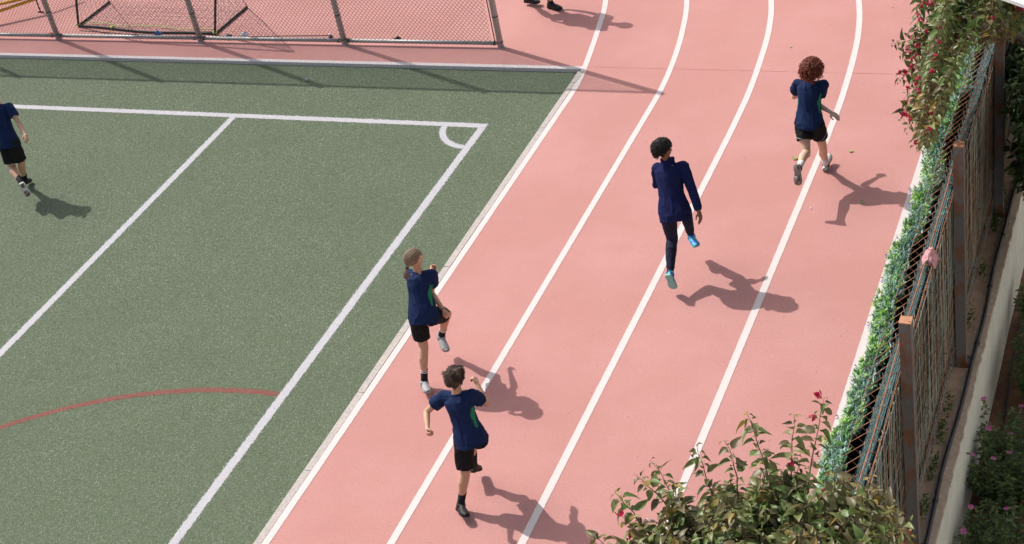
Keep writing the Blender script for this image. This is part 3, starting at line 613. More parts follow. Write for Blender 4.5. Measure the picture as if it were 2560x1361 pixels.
NEAR_SHOOTS = [(-2.245,6.6,3.75),(-1.993,6.703,3.7),(-1.88,7.001,3.6),(-2.55,6.503,3.55),(-2.858,6.221,3.5),(-2.952,6.102,3.45),(-3.005,5.792,3.4),(-1.927,6.565,3.5),(-1.73,6.569,3.45),(-1.536,6.683,3.3),(-2.644,6.256,3.45),(-2.097,6.457,3.6),(-1.397,6.54,3.2),(-2.855,6.468,3.4),(-1.275,6.535,3.0),(-2.418,6.62,3.5),(-2.873,5.97,3.4)]
NEAR_MASS = [(-2.743,5.888,3.351),(-2.088,6.772,3.075),(-2.182,6.446,3.301),(-2.775,6.065,3.138),(-2.171,6.063,3.303),(-1.325,6.364,3.236),(-1.927,6.92,2.751),(-1.339,6.566,2.985),(-1.442,6.369,3.103),(-1.697,6.652,3.28),(-2.397,6.501,3.245),(-1.389,6.48,3.223),(-2.365,5.896,3.292),(-2.495,5.83,3.243),(-1.769,6.177,3.071),(-1.693,6.388,2.827),(-1.544,6.524,3.11),(-2.746,6.102,2.969),(-1.507,6.54,3.171),(-2.358,6.411,2.897),(-2.544,5.793,3.314),(-1.997,6.216,2.904),(-1.49,6.334,3.473),(-1.793,5.945,3.478),(-1.668,6.506,2.791),(-2.537,6.856,2.895),(-2.651,6.167,2.845),(-2.384,5.994,3.387),(-1.333,6.439,2.91),(-2.115,6.499,2.789),(-1.819,6.415,3.192),(-1.799,6.224,3.142),(-2.103,6.633,3.121),(-2.738,6.025,3.152),(-1.765,6.861,2.765),(-2.088,6.427,3.306),(-2.24,6.085,3.432),(-2.39,6.523,3.011),(-2.242,6.648,3.16),(-1.348,6.178,3.308),(-1.274,6.0,3.308),(-1.583,6.351,2.94),(-2.256,6.639,2.946),(-2.017,6.434,3.214),(-2.083,6.756,3.082),(-2.383,6.404,2.816),(-2.71,6.16,3.053),(-1.935,6.735,2.898),(-1.461,6.816,2.86),(-2.624,6.544,2.919),(-2.065,6.246,2.845),(-2.143,5.888,3.414),(-1.262,6.411,3.153),(-1.515,6.679,3.191),(-2.495,5.649,3.453),(-2.28,7.133,2.798),(-2.269,6.196,2.928),(-1.9,6.624,2.949),(-1.834,6.635,3.029),(-1.617,6.209,3.338),(-2.191,6.686,3.083),(-1.395,6.031,3.474),(-2.867,5.777,3.327),(-1.76,6.21,3.248),(-1.443,6.248,3.16),(-2.03,6.347,2.993),(-1.754,6.078,3.339),(-2.261,6.715,3.153),(-1.465,6.213,3.233),(-2.292,6.244,3.289),(-2.65,5.577,3.407),(-1.408,6.827,2.837),(-1.495,6.647,2.953),(-2.388,6.388,2.871),(-2.066,6.041,3.291),(-2.908,5.854,3.076),(-2.284,6.411,2.96),(-1.489,6.589,3.157),(-2.541,5.754,3.426),(-1.494,6.588,3.219),(-1.501,6.689,3.061),(-1.728,6.236,3.088),(-1.888,6.339,3.015),(-1.808,6.168,3.273),(-2.162,6.533,3.076),(-1.488,6.871,2.861),(-2.721,5.474,3.491),(-2.719,6.567,2.899),(-1.887,6.146,3.365),(-2.557,5.925,3.098),(-1.478,5.899,3.433),(-2.096,6.2,3.171),(-2.522,5.833,3.445),(-1.451,6.612,3.248),(-2.617,6.824,2.855),(-1.544,6.048,3.14),(-2.242,6.037,3.372),(-1.836,6.99,2.909),(-1.466,6.308,3.243),(-1.584,6.14,3.3),(-2.186,6.833,2.89),(-1.262,6.37,3.268),(-1.583,6.952,2.786),(-2.353,6.459,3.096),(-2.257,6.204,2.839),(-1.33,6.313,3.454),(-2.504,6.42,2.752),(-2.152,6.075,3.221),(-1.679,6.8,3.051),(-1.948,6.516,3.377),(-2.406,6.718,2.917),(-2.008,6.949,2.933),(-2.459,6.269,3.298),(-1.849,5.897,3.276),(-2.634,6.649,2.842),(-2.48,5.948,3.298),(-2.432,6.141,3.352),(-1.43,6.901,2.803),(-1.696,6.468,3.069),(-1.94,6.463,2.802),(-1.287,6.168,3.062),(-2.211,6.453,3.191),(-2.501,5.842,3.428),(-2.129,6.29,2.884),(-1.565,6.91,2.91),(-1.858,6.838,2.839),(-2.914,6.183,2.765),(-2.705,5.599,3.337),(-2.323,6.258,3.4),(-1.6,6.265,3.148),(-1.986,5.939,3.142),(-2.834,6.099,3.197),(-1.657,6.121,3.307),(-2.582,6.507,2.949),(-2.312,6.223,3.376),(-2.698,6.086,3.286),(-2.216,6.073,3.481),(-1.54,6.87,2.867),(-2.166,6.38,3.01),(-1.868,5.995,3.361),(-2.667,6.386,2.794),(-3.023,6.414,2.837),(-1.666,6.532,3.12),(-2.399,6.905,2.784),(-2.644,6.006,3.004),(-2.257,6.32,3.306),(-1.795,6.472,3.13),(-2.27,6.16,3.195),(-1.82,5.723,3.463),(-3.025,6.312,2.78),(-2.235,5.91,3.26),(-2.027,6.491,3.359),(-1.909,6.323,3.339),(-2.82,5.857,3.342),(-2.913,6.086,3.126),(-1.84,6.65,2.778),(-2.515,6.165,3.011),(-2.823,6.652,2.947),(-1.421,6.643,3.165),(-1.426,6.423,2.961),(-1.942,6.692,3.124),(-2.354,5.682,3.399),(-1.64,6.293,3.348),(-1.288,6.365,3.144),(-2.696,6.171,3.29),(-2.957,6.181,2.835),(-1.7,5.864,3.456),(-2.372,6.449,3.05),(-1.798,6.43,2.837),(-2.613,6.822,2.926),(-1.561,5.725,3.485),(-2.724,5.752,3.404),(-2.086,6.261,3.337),(-1.547,6.68,3.138),(-2.761,6.231,3.148),(-2.526,6.065,3.024),(-2.712,6.202,2.947),(-2.871,5.977,2.888),(-2.896,6.402,2.753),(-1.792,7.139,2.78),(-1.243,6.023,3.447),(-1.484,6.58,2.772),(-2.071,7.115,2.758),(-1.52,6.397,3.31),(-1.99,6.015,3.23),(-1.245,6.088,3.39),(-1.561,6.362,3.13),(-2.297,6.398,2.897),(-2.253,6.322,2.981),(-2.599,6.214,3.353),(-1.398,6.029,3.28),(-1.948,6.457,3.411),(-2.23,6.436,2.841),(-1.672,6.346,3.469),(-1.726,6.252,3.24)]
FAR_SHOOTS = [(-2.463,13.714,2.9),(-2.308,13.56,2.8),(-2.475,13.627,2.6),(-2.718,13.626,2.5),(-2.607,13.476,2.45),(-2.502,13.41,2.4),(-2.56,13.048,2.4),(-2.47,12.92,2.3),(-2.435,12.509,2.3),(-2.377,12.379,2.25),(-2.282,12.198,2.2),(-2.221,12.247,2.1),(-2.328,12.59,2.3),(-2.316,12.867,2.4),(-2.154,12.529,2.3),(-2.24,13.615,2.9),(-2.036,13.501,3.0),(-2.14,13.185,2.7),(-2.17,12.898,2.6),(-2.15,12.265,2.2)]
FAR_MASS = [(-1.92,14.102,2.552),(-1.911,14.249,2.599),(-1.888,14.677,2.515),(-1.695,12.839,2.936),(-1.846,14.401,2.573),(-1.681,13.068,2.996),(-1.633,12.884,2.987),(-1.542,13.839,2.78),(-1.954,14.057,2.525),(-1.773,14.01,2.787),(-1.969,14.261,2.753),(-1.796,14.012,2.575),(-1.797,14.335,2.549),(-1.761,13.665,2.682),(-1.619,13.874,2.508),(-1.878,13.736,2.855),(-1.767,14.043,2.544),(-1.832,13.686,2.948),(-1.578,13.375,3.026),(-2.001,14.302,2.724),(-1.556,13.139,2.805),(-1.97,14.073,2.51),(-1.609,14.288,2.561),(-1.785,12.793,3.044),(-1.751,12.678,3.016),(-1.921,14.537,2.591),(-1.831,14.321,2.609),(-1.848,13.746,2.522),(-1.452,13.39,2.943),(-1.686,13.512,2.609),(-1.837,13.593,2.805),(-1.891,14.318,2.553),(-1.607,12.842,3.02),(-1.619,12.578,3.08),(-2.215,13.677,3.101),(-1.643,12.814,3.179),(-1.955,14.425,2.644),(-1.596,14.526,2.662),(-2.398,14.329,2.897),(-1.795,13.292,3.127),(-1.739,13.538,2.962),(-2.367,14.357,2.658),(-2.157,13.802,2.849),(-1.832,14.009,2.747),(-2.238,13.956,2.998),(-2.25,13.884,2.762),(-1.891,14.565,2.778),(-2.041,13.264,2.987),(-1.462,13.448,3.034),(-1.85,13.955,2.602),(-1.737,14.282,2.806),(-2.197,13.505,2.988),(-1.579,14.546,2.643),(-1.7,14.179,2.835),(-2.13,14.414,2.659),(-1.555,13.762,3.06),(-1.734,13.741,3.076),(-2.335,13.918,2.698),(-1.995,13.009,3.067),(-1.611,14.234,2.647),(-1.547,13.682,2.743),(-2.247,13.179,3.119),(-1.655,13.616,3.077),(-1.687,14.964,2.663),(-2.043,14.611,2.752),(-2.137,13.546,2.974),(-1.469,13.692,2.84),(-1.841,13.948,2.991),(-1.782,13.453,2.863),(-1.71,13.951,2.983),(-2.169,14.453,2.7),(-2.34,13.531,2.369),(-2.188,13.165,2.506),(-2.268,12.541,2.293),(-2.079,12.043,2.814),(-1.991,11.297,2.863),(-2.166,12.556,2.627),(-2.059,11.618,2.568),(-2.261,13.745,2.296),(-2.31,12.702,2.535),(-2.176,13.142,2.679),(-2.358,12.927,2.496),(-2.081,11.851,2.87),(-2.138,12.659,2.757),(-2.153,12.016,2.339),(-2.275,14.567,2.612),(-2.063,11.568,2.606),(-2.145,12.16,2.435),(-2.067,14.06,2.481),(-2.353,13.726,2.311),(-2.019,11.791,2.672),(-1.566,14.127,2.818),(-2.241,12.838,2.947),(-2.229,12.589,2.527),(-2.241,13.064,2.754),(-2.014,11.215,2.886),(-2.031,11.331,2.984),(-2.147,12.356,2.33),(-2.095,13.153,2.666),(-1.706,14.202,2.846),(-2.068,13.967,2.662),(-2.325,12.804,2.999),(-2.072,14.041,2.781),(-2.194,12.639,2.915),(-1.446,13.752,2.836),(-2.14,12.065,2.31),(-2.103,11.674,2.807),(-2.161,12.074,2.488),(-2.003,12.354,2.891),(-2.118,12.671,2.853),(-1.454,13.296,3.118),(-1.705,13.176,3.039),(-2.381,13.138,2.296),(-2.222,13.5,2.891),(-2.033,11.751,2.929),(-2.322,13.593,2.346),(-1.935,11.044,2.985),(-2.075,11.558,2.703),(-2.218,13.724,2.283)]
SHADE = [(-1.591,15.121,1.211),(-1.801,17.597,0.362),(-1.932,16.964,1.138),(-1.605,15.467,1.189),(-1.553,14.903,1.63),(-1.576,14.784,0.557),(-1.394,14.303,1.858),(-1.705,15.476,0.224),(-1.565,14.814,1.815),(-1.495,14.472,1.417),(-1.441,14.296,1.585),(-1.577,14.998,0.176),(-1.69,16.934,0.942),(-1.647,14.507,1.566),(-1.522,14.068,1.408),(-1.474,15.145,1.447),(-1.702,14.323,1.426),(-1.74,15.661,1.254),(-1.737,14.807,1.386),(-1.6,13.953,1.373),(-1.559,14.417,1.49),(-1.591,15.82,0.817),(-1.571,15.906,1.014),(-1.522,13.942,1.537),(-1.713,15.032,0.828),(-1.78,15.852,1.263),(-1.665,15.576,1.255),(-1.599,14.043,0.566),(-1.579,14.04,1.698),(-1.793,15.671,0.613),(-1.915,16.489,1.27),(-1.6,14.529,0.752),(-1.358,13.889,1.673),(-1.666,16.652,0.368),(-2.048,16.81,1.149),(-1.8,15.189,0.122),(-1.507,14.144,1.42),(-1.867,15.893,0.958),(-1.424,14.079,1.482),(-2.039,17.306,0.363),(-1.817,15.767,0.964),(-1.67,14.926,0.569),(-1.617,14.925,1.082),(-1.631,16.565,-0.282),(-1.371,13.951,1.897),(-1.638,15.308,1.189),(-1.51,14.131,1.751),(-1.669,16.445,0.879),(-1.387,14.123,1.289),(-1.387,14.408,1.524),(-1.354,13.29,1.843),(-1.742,15.836,0.374),(-1.724,15.496,1.598),(-1.474,15.16,0.458),(-1.797,15.512,1.351),(-1.361,14.371,1.123),(-1.783,15.641,1.433),(-1.699,15.702,1.465),(-1.473,14.923,1.399),(-1.631,15.627,0.894),(-1.421,13.531,1.63),(-1.842,15.959,1.197),(-1.385,14.247,1.722),(-1.659,14.63,1.577),(-1.466,14.676,1.698),(-1.533,15.206,0.347),(-1.474,14.156,1.273),(-1.519,15.778,-0.255),(-1.784,15.408,1.431),(-1.489,15.688,0.548),(-1.959,17.087,0.995),(-1.743,14.748,0.736),(-1.628,15.744,1.668),(-1.834,17.202,0.579),(-1.684,14.309,1.773),(-1.916,16.723,0.931),(-1.452,14.799,1.757),(-1.665,15.31,0.539),(-1.876,16.015,0.837),(-1.461,15.651,0.392),(-1.687,14.11,1.825),(-1.556,16.075,0.051),(-1.502,15.417,1.65),(-1.626,16.587,0.346),(-1.543,13.558,1.65),(-1.52,13.877,1.528),(-1.992,16.972,0.867),(-1.553,15.912,-0.157),(-1.538,15.034,1.024),(-1.637,15.686,0.373)]
ext = [(R(-3.0, -1.5), R(5.1, 6.3), R(2.0, 3.0)) for _ in range(50)]
nb = thing('bougainvillea_bush', 'large bougainvillea bush with bronze green leaves at the bottom edge of the view', 'bush', (-1.95, 5.3, 0))
shrub(nb, [(-1.98, 5.3, 0), (-2.0, 5.32, .8), (-1.95, 5.45, 1.5), (-2.02, 5.7, 1.95), (-2.1, 5.9, 2.3), (-2.15, 6.05, 2.5)], .05, NEAR_MASS+ext, NEAR_SHOOTS, camdist, .96, None, .05, 1.6)
fb = thing('bougainvillea_bush', 'bougainvillea with crimson blooms spilling over the far end of the wire fence', 'bush', (-1.5, 15.0, 0))
shrub(fb, [(-1.35, 15.6, -.05), (-1.40, 15.5, .8), (-1.5, 15.2, 1.5), (-1.65, 14.8, 2.0), (-1.9, 14.5, 2.3), (-2.1, 14.6, 2.45), (-2.15, 15.2, 2.5)], .055, FAR_MASS, FAR_SHOOTS, camdist, 1.0, None, .85, 2.2)
sb = thing('shaded_climber', 'shaded dark climber with crimson blooms and thick grey branches behind the far fence post', 'bush', (-1.2, 13.6, -1.2))
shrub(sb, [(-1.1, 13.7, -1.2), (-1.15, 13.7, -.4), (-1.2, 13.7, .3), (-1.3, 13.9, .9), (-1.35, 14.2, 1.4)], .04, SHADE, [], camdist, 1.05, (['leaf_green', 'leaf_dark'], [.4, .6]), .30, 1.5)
b = MB()
for P in (((-1.52, 14.9, 2.1), (-1.45, 14.2, 1.75), (-1.30, 13.5, 1.3), (-1.15, 12.9, .7)), ((-1.50, 14.8, 2.0), (-1.40, 14.0, 1.5), (-1.36, 13.5, .9), (-1.30, 13.1, .1)), ((-1.3, 13.9, .9), (-1.15, 13.3, .6), (-1.0, 12.8, .5))):
    b.tube(P, [.028, .024, .02, .014][:len(P)], 7)
b.build('thick_branch', M['bark'], sb)

# ------------------------------------------------------------------ periwinkles and garden shrubs below the wall
vl = [leaf_mesh('leaf', M['leaf_dark'], .068, .03, .2, c, 4) for c in (.3, .7)]+[leaf_mesh('leaf', M['leaf_green'], .06, .027, .25, .5, 4)]
def vflower():
    b = MB()
    for k in range(5):
        a = k*1.2566; d = Vector((math.cos(a), math.sin(a), 0)); s_ = Vector((-d.y, d.x, 0))
        vs = [d*.002, d*.012-s_*.007+Vector((0, 0, .001)), d*.024-s_*.012, d*.028+Vector((0, 0, -.002)), d*.024+s_*.012, d*.012+s_*.007+Vector((0, 0, .001))]
        b.add(vs, [(0, 1, 2, 3), (0, 3, 4, 5)])
    b.cur = 1; b.add([(math.cos(q)*.004, math.sin(q)*.004, .0025) for q in np.arange(0, 6.28, 1.05)], [tuple(range(6))]); return b.mesh('flower', [M['vinca'], M['vinca_eye']])
VFM = vflower()
VF = [(-1.602, 11.799, -.38), (-1.507, 11.386, -.38), (-1.49, 11.36, -.38), (-1.587, 10.982, -.38), (-1.292, 11.331, -.38), (-1.275, 11.068, -.38), (-1.401, 10.961, -.38), (-1.511, 10.288, -.38), (-1.209, 10.327, -.38), (-1.535, 9.991, -.38), (-1.525, 9.96, -.38), (-1.246, 11.745, -.38)]
def periwinkle(name, label, cx, cy, sx, sy, top, n, flowers, sc=1.0):
    t = thing(name, label, 'flower bush', (cx, cy, -1.2)); st = MB(); items = []; fl_ = []
    for i in range(n):
        u, v = R(-1, 1), R(-1, 1)
        if u**4+v**4 > 1: continue
        h = (top+1.2)*(1-.22*(u*u+v*v))*R(.62, 1.0); p0 = Vector((cx+u*sx*.5, cy+v*sy*.5, -1.2)); p1 = Vector((cx+u*sx, cy+v*sy, -1.2+h))
        st.tube([p0, p0.lerp(p1, .5)+Vector((0, 0, .05)), p1], [.005, .004, .002], 4, cap=False); k = 0; a = R(0, 6)
        while k < 8:
            p = p0.lerp(p1, 1-k*.07)
            for s_ in (0, math.pi):
                d = Vector((math.cos(a+s_), math.sin(a+s_), R(-.1, .5))); items.append((rng.choice(vl), mat_from(p, d, (0, 0, 1), sc*R(.7, 1.25)*(.6 if k == 0 else 1))))
            a += 1.57; k += 1
    for f in flowers: fl_.append((VFM, mat_from(Vector(f), Vector((R(-.3, .3), 1, R(-.3, .1))), Vector((R(-.2, .1), -.5, 1)), R(.9, 1.15)))); st.tube([(f[0], f[1]+.02, f[2]-.3), (f[0], f[1], f[2]-.003)], .002, 3)
    for f in flowers:
        for k in range(9):
            for s_ in (0, math.pi): items.append((rng.choice(vl), mat_from((f[0]+R(-.03, .03), f[1]+.01+R(-.03, .03), f[2]-.02-k*.055), (math.cos(k*1.57+s_), math.sin(k*1.57+s_), R(0, .5)), (0, 0, 1), sc*R(.6, 1.15))))
    st.build('stems', M['stem_red'], t, kind='stuff'); scatter(t, 'leaf', items, camdist, 300, 'foliage'); scatter(t, 'flower', fl_, camdist)
periwinkle('periwinkle_bush', 'dark periwinkle bush with the most pink blooms, filling the bed in the bottom right corner', -1.24, 11.28, .39, .66, -.30, 190, VF[:7]+VF[11:])
periwinkle('periwinkle_bush', 'periwinkle bush with few pink blooms, nearest the bottom edge beside the cream wall', -1.22, 10.0, .38, .66, -.32, 170, VF[7:11])
periwinkle('garden_shrub', 'flowerless glossy dark shrub on the soil right of the cream wall, at the right edge', -1.20, 12.9, .26, .62, -.22, 90, [], 1.25)
periwinkle('garden_shrub', 'small leafy shrub at the wall foot under the shaded climber', -1.32, 14.0, .22, .35, -.35, 40, [], 1.2)
b = MB()
for i in range(60000//8):
    x, y = R(-1.55, .2), R(8.3, 10.2)
    if R(0, 1) > (x+1.75)*1.6: continue
    a = R(0, 6.3); s = R(.02, .05); b.add([(x-.002, y, -1.2), (x+.002, y, -1.2), (x+math.cos(a)*s*.5, y+math.sin(a)*s*.5, -1.2+s)], [(0, 1, 2)])
b.build('ground_cover', M['leaf_dark'], None, False, label='dark low grass growing in the bed at the bottom right corner', cat='grass', kind='stuff')
# weeds at the foot of the wire fence
for i, (y, n) in enumerate(((9.75, 12), (10.25, 14), (10.75, 16), (11.2, 8), (12.5, 7), (13.3, 10), (14.2, 26), (14.75, 14))):
    wd = thing('weed', ['first weed from the bottom of the view at the fence foot', 'second weed from the bottom of the view, growing through the lowest fence wires', 'bushier weed at the fence foot a step before the middle fence post', 'small weed on the dirt right below the middle fence post', 'tiny weed at the fence foot just past the middle fence post', 'small weed on the dirt between the middle and the far fence post', 'largest weed tuft, at the foot of the far fence post', 'weed behind the far fence post, half hidden by the climber'][i], 'weed', (mx(y)+.03, y, 0))
    items = []
    for k in range(n*5):
        p = Vector((mx(y)+.02+R(0, .06), y+R(-.14, .14), R(.0, .14))); items.append((rng.choice(vl), mat_from(p, (R(-.3, 1), R(-1, 1), R(-.2, .8)), (0, 0, 1), R(.4, .8))))
    scatter(wd, 'leaf', items, camdist)
vn = thing('climbing_vine', 'thin green vine shoots threaded through the grey fence slats', 'vine', (mx(10), 10, 0))
items = []; b = MB()
for i in range(16):
    y = R(8.2, 16); z0 = R(.0, .8); P = [(mx(y)+.012, y+.03*math.sin(z*9+i), z) for z in np.linspace(z0, z0+R(.4, 1), 8)]
    b.tube(P, .002, 3, cap=False)
    for p in P:
        if rng.random() < .75: items.append((rng.choice(vl), mat_from(Vector(p)+Vector((.01, 0, 0)), (R(0, 1), R(-1, 1), R(-.4, .4)), (.6, 0, 1), R(.3, .6))))
b.build('stems', M['stem_red'], vn, kind='stuff'); scatter(vn, 'leaf', items, camdist)

# ------------------------------------------------------------------ pop-up goal behind the chain-link fence
g = thing('popup_goal', 'black framed pop-up football goal with white net lying open behind the chain-link fence', 'goal', (-15.8, 18.6, 0))
FLp, FRp, BLp, BRp = Vector((-17.22, 18.5, .025)), Vector((-14.34, 18.29, .025)), Vector((-17.19, 19.4, .025)), Vector((-14.29, 19.25, .025))
TL_, TR_ = Vector((-17.22-.05, 18.72, 1.45)), Vector((-14.34-.05, 18.5, 1.45))
def bar(name, pts, r, m, parent, n=8, kind=None):
    b = MB(); b.tube(pts, r, n); return b.build(name, m, parent, kind=kind)
mid = [FLp.lerp(FRp, t)+Vector((0, -.05*math.sin(t*math.pi)+.02*math.sin(t*9), .0)) for t in np.linspace(0, 1, 16)]
bar('front_bar', mid, .020, M['goal_black'], g); bar('side_bar', [FLp, BLp], .020, M['goal_black'], g); bar('side_bar', [FRp, BRp], .020, M['goal_black'], g)
TLs = FLp+Vector((.06, .02, 1.5)); 
# posts lean as seen: left one a little inwards, right one outwards
LP, RP = Vector((-16.82, 18.52, 1.45)), Vector((-13.86, 18.32, 1.45))
bar('goal_post', [FLp, FLp.lerp(LP, .5)+Vector((.02, 0, 0)), LP], .020, M['goal_black'], g); bar('goal_post', [FRp, FRp.lerp(RP, .5), RP], .020, M['goal_black'], g)
bar('crossbar', [LP, LP.lerp(RP, .5)+Vector((0, 0, -.05)), RP], .020, M['goal_black'], g)
bar('rear_stay', [BLp, LP], .008, M['goal_net'], g); bar('rear_stay', [BRp, RP], .008, M['goal_net'], g)
b = MB()
def netpatch(A, B, D, E, nu, nv, sag_):
    def P(u, v): q = (A.lerp(B, u)).lerp(D.lerp(E, u), v); return q+Vector((.03*mnoise.noise(Vector((u*7, v*5, 0))), -.10*sag_*math.sin(u*3.14)*math.sin(v*3.14)+.05*mnoise.noise(Vector((u*9, v*7, 2))), -sag_*math.sin(u*3.14)*math.sin(v*3.14)*.5+.03*mnoise.noise(Vector((u*6, v*6, 4)))))
    for i in range(nu+1): b.tube([P(i/nu, j/10) for j in range(11)], .0034, 3, cap=False)
    for j in range(nv+1): b.tube([P(i/16, j/nv) for i in range(17)], .0034, 3, cap=False)
netpatch(LP, RP, BLp, BRp, 20, 10, .25); netpatch(FLp, LP, BLp, LP, 7, 8, 0); netpatch(FRp, RP, BRp, RP, 7, 8, 0); netpatch(FLp+Vector((0, .08, 0)), FRp+Vector((0, .08, 0)), BLp, BRp, 18, 6, 0)
b.build('goal_net', M['goal_net'], g, False, kind='stuff')
bar('green_cord', [FLp.lerp(FRp, t)+Vector((0, .10+.03*math.sin(t*14), .01)) for t in np.linspace(.03, .97, 24)], .007, M['cord_green'], g, 5)
for p in (FLp, FRp, mid[4]): bar('corner_tie', [p+Vector((-.03, 0, .02)), p+Vector((.03, .01, .02))], .026, M['cord_green'], g)
bar('front_cable', [(-17.1, 18.36, .008), (-15.9, 18.25, .008), (-14.5, 18.17, .008), (-13.2, 18.28, .008), (-12.2, 18.33, .008)], .005, M['rubber'], g)

# yellow training frame (top left)
yf = thing('yellow_frame', 'yellow ridged tube frame standing in the top left corner behind the chain-link fence', 'training frame', (-19.3, 19.2, 0))
A, Bp, Cc = Vector((-19.42, 18.46, .30)), Vector((-19.43, 18.36, .15)), Vector((-18.42, 19.02, .26))
for q, e in ((A, Cc+Vector((0.02, .03, .05))), (Bp, Cc)):
    b = MB(); b.tube([q, e], .024, 10); o = b.build('tube', M['yellow_plastic'], yf)
    b = MB(); n = 26
    for i in range(n): p = q.lerp(e, (i+.5)/n); d = (e-q).normalized()*.012; b.tube([p-d, p+d], .029, 10)
    b.build('tube_ribs', M['yellow_plastic'], o, kind='stuff')
bar('tube', [Cc, Cc+Vector((.35, .55, .1))], .024, M['yellow_plastic'], yf)
for q in (A, Bp, Cc): bar('stand', [q, (q.x, q.y, .01)], .012, M['rubber'], yf); bar('foot', [(q.x-.06, q.y, .01), (q.x+.06, q.y, .01)], .012, M['rubber'], yf)

# ------------------------------------------------------------------ litter
def crumple(name, x, y, z, sx, sy, sz, m, label, cat, seed=0):
    b = MB(); b.ball((x, y, z+sz), (sx, sy, sz), n=14, m=9)
    b.v = [tuple(Vector(q)+Vector((mnoise.noise(Vector(q)*28+Vector((seed, 0, 0))), mnoise.noise(Vector(q)*28+Vector((0, seed, 5))), mnoise.noise(Vector(q)*30+Vector((3, 0, seed)))))*min(sx, sy)*.7) for q in b.v]
    zmin = min(q[2] for q in b.v); b.v = [(q[0], q[1], q[2]-zmin+z) for q in b.v]
    return b.build(name, m, None, False, label=label, cat=cat, origin=(x, y, z))
crumple('snack_wrapper', -15.40, 18.21, 0, .055, .05, .045, M['blue_wrap'], 'blue and yellow snack wrapper lying against the bottom rail under the goal bar', 'litter', 1)
crumple('snack_wrapper', -14.01, 18.18, 0, .07, .04, .03, M['navy_wrap'], 'dark navy wrapper lying just right of the second fence post', 'litter', 2)
crumple('paper_ball', -13.73, 18.21, 0, .07, .05, .04, M['white_wrap'], 'crumpled white paper lying behind the bottom rail', 'litter', 3)
crumple('black_scrap', -11.0, 18.2, 0, .075, .03, .03, M['black_plastic'], 'small crumpled black scrap behind the bottom rail of the last fence bay', 'litter', 4)
crumple('orange_scrap', -17.58, 18.2, 0, .03, .02, .03, M['orange_plastic'], 'tiny orange scrap beside the foot of the leftmost visible fence post', 'litter', 5)
bt = thing('drink_bottle', 'small dark drink bottle with pale cap lying behind the rail near the third fence post', 'bottle', (-12.2, 18.26, 0))
b = MB(); b.tube([(-12.15, 18.18, .03), (-12.16, 18.2, .03), (-12.20, 18.27, .03), (-12.215, 18.29, .03)], [.018, .03, .03, .016], 10); b.build('bottle_body', M['black_plastic'], bt)
b = MB(); b.tube([(-12.215, 18.29, .03), (-12.235, 18.325, .03)], [.016, .02], 10); b.build('bottle_cap', M['white_wrap'], bt)
b = MB(); b.tube([(-11.99, 16.96, TZ+.02), (-11.93, 17.0, TZ+.025)], .006, 4); b.tube([(-11.97, 17.0, TZ+.03), (-11.94, 16.97, TZ+.02)], .008, 4); b.tube([(-11.955, 16.98, TZ+.02), (-11.90, 17.03, TZ+.03)], .004, 4)
b.build('twist_scrap', M['white_wrap'], None, label='small white twisted scrap lying on the turf in the shadow of a fence post', cat='litter')
lf = leaf_mesh('fallen_leaf', leafm('pale green leaf', (.36, .44, .12), (.42, .36, .16)), .07, .055, .25, .3, 5)
for i, (x, y, s, lab) in enumerate(((-4.27, 15.353, 1.2, 'fallen green leaf left of the red-haired runner\'s raised foot'), (-3.617, 15.601, .9, 'fallen pale leaf on the outer lane right of the red-haired runner'), (-3.279, 14.55, .9, 'fallen green leaf inside the shadow of the red-haired runner'), (-4.991, 18.22, .6, 'tiny fallen leaf on the track far above the red-haired runner'), (-3.852, 19.412, .5, 'tiny fallen leaf on the track by the top edge of the view'))):
    o = link_mesh('fallen_leaf', lf, None, (x, y, .012), (R(-.2, .2), R(-.2, .2), i*1.3), (s, s, s)); setp(o, lab, 'leaf', 'leaves fallen on the track')
b = MB(); b.add([(-3.86, 14.34, .004), (-3.84, 14.335, .012), (-3.838, 14.36, .006), (-3.852, 14.365, .01)], [(0, 1, 2), (0, 2, 3)]); b.build('paper_scrap', M['white_wrap'], None, False, label='tiny white paper scrap on the pink track near a lane line', cat='litter')
b = MB()
for i in range(420):
    x, y = (R(-7.6, -2.4), R(8, 19.5)) if i < 260 else (R(-15, -7.9), R(8, 17.3)); z = .001 if x > -7.7 else TZ+.012; s = R(.003, .009); a = R(0, 6.3)
    b.add([(x+math.cos(a+k*2.1)*s, y+math.sin(a+k*2.1)*s, z+(.004 if k == 1 else 0)) for k in range(3)], [(0, 1, 2)])
b.build('grit', M['petal_fall' if False else 'bark'], None, False, label='dark grit specks scattered over the track and turf', cat='grit', kind='stuff')

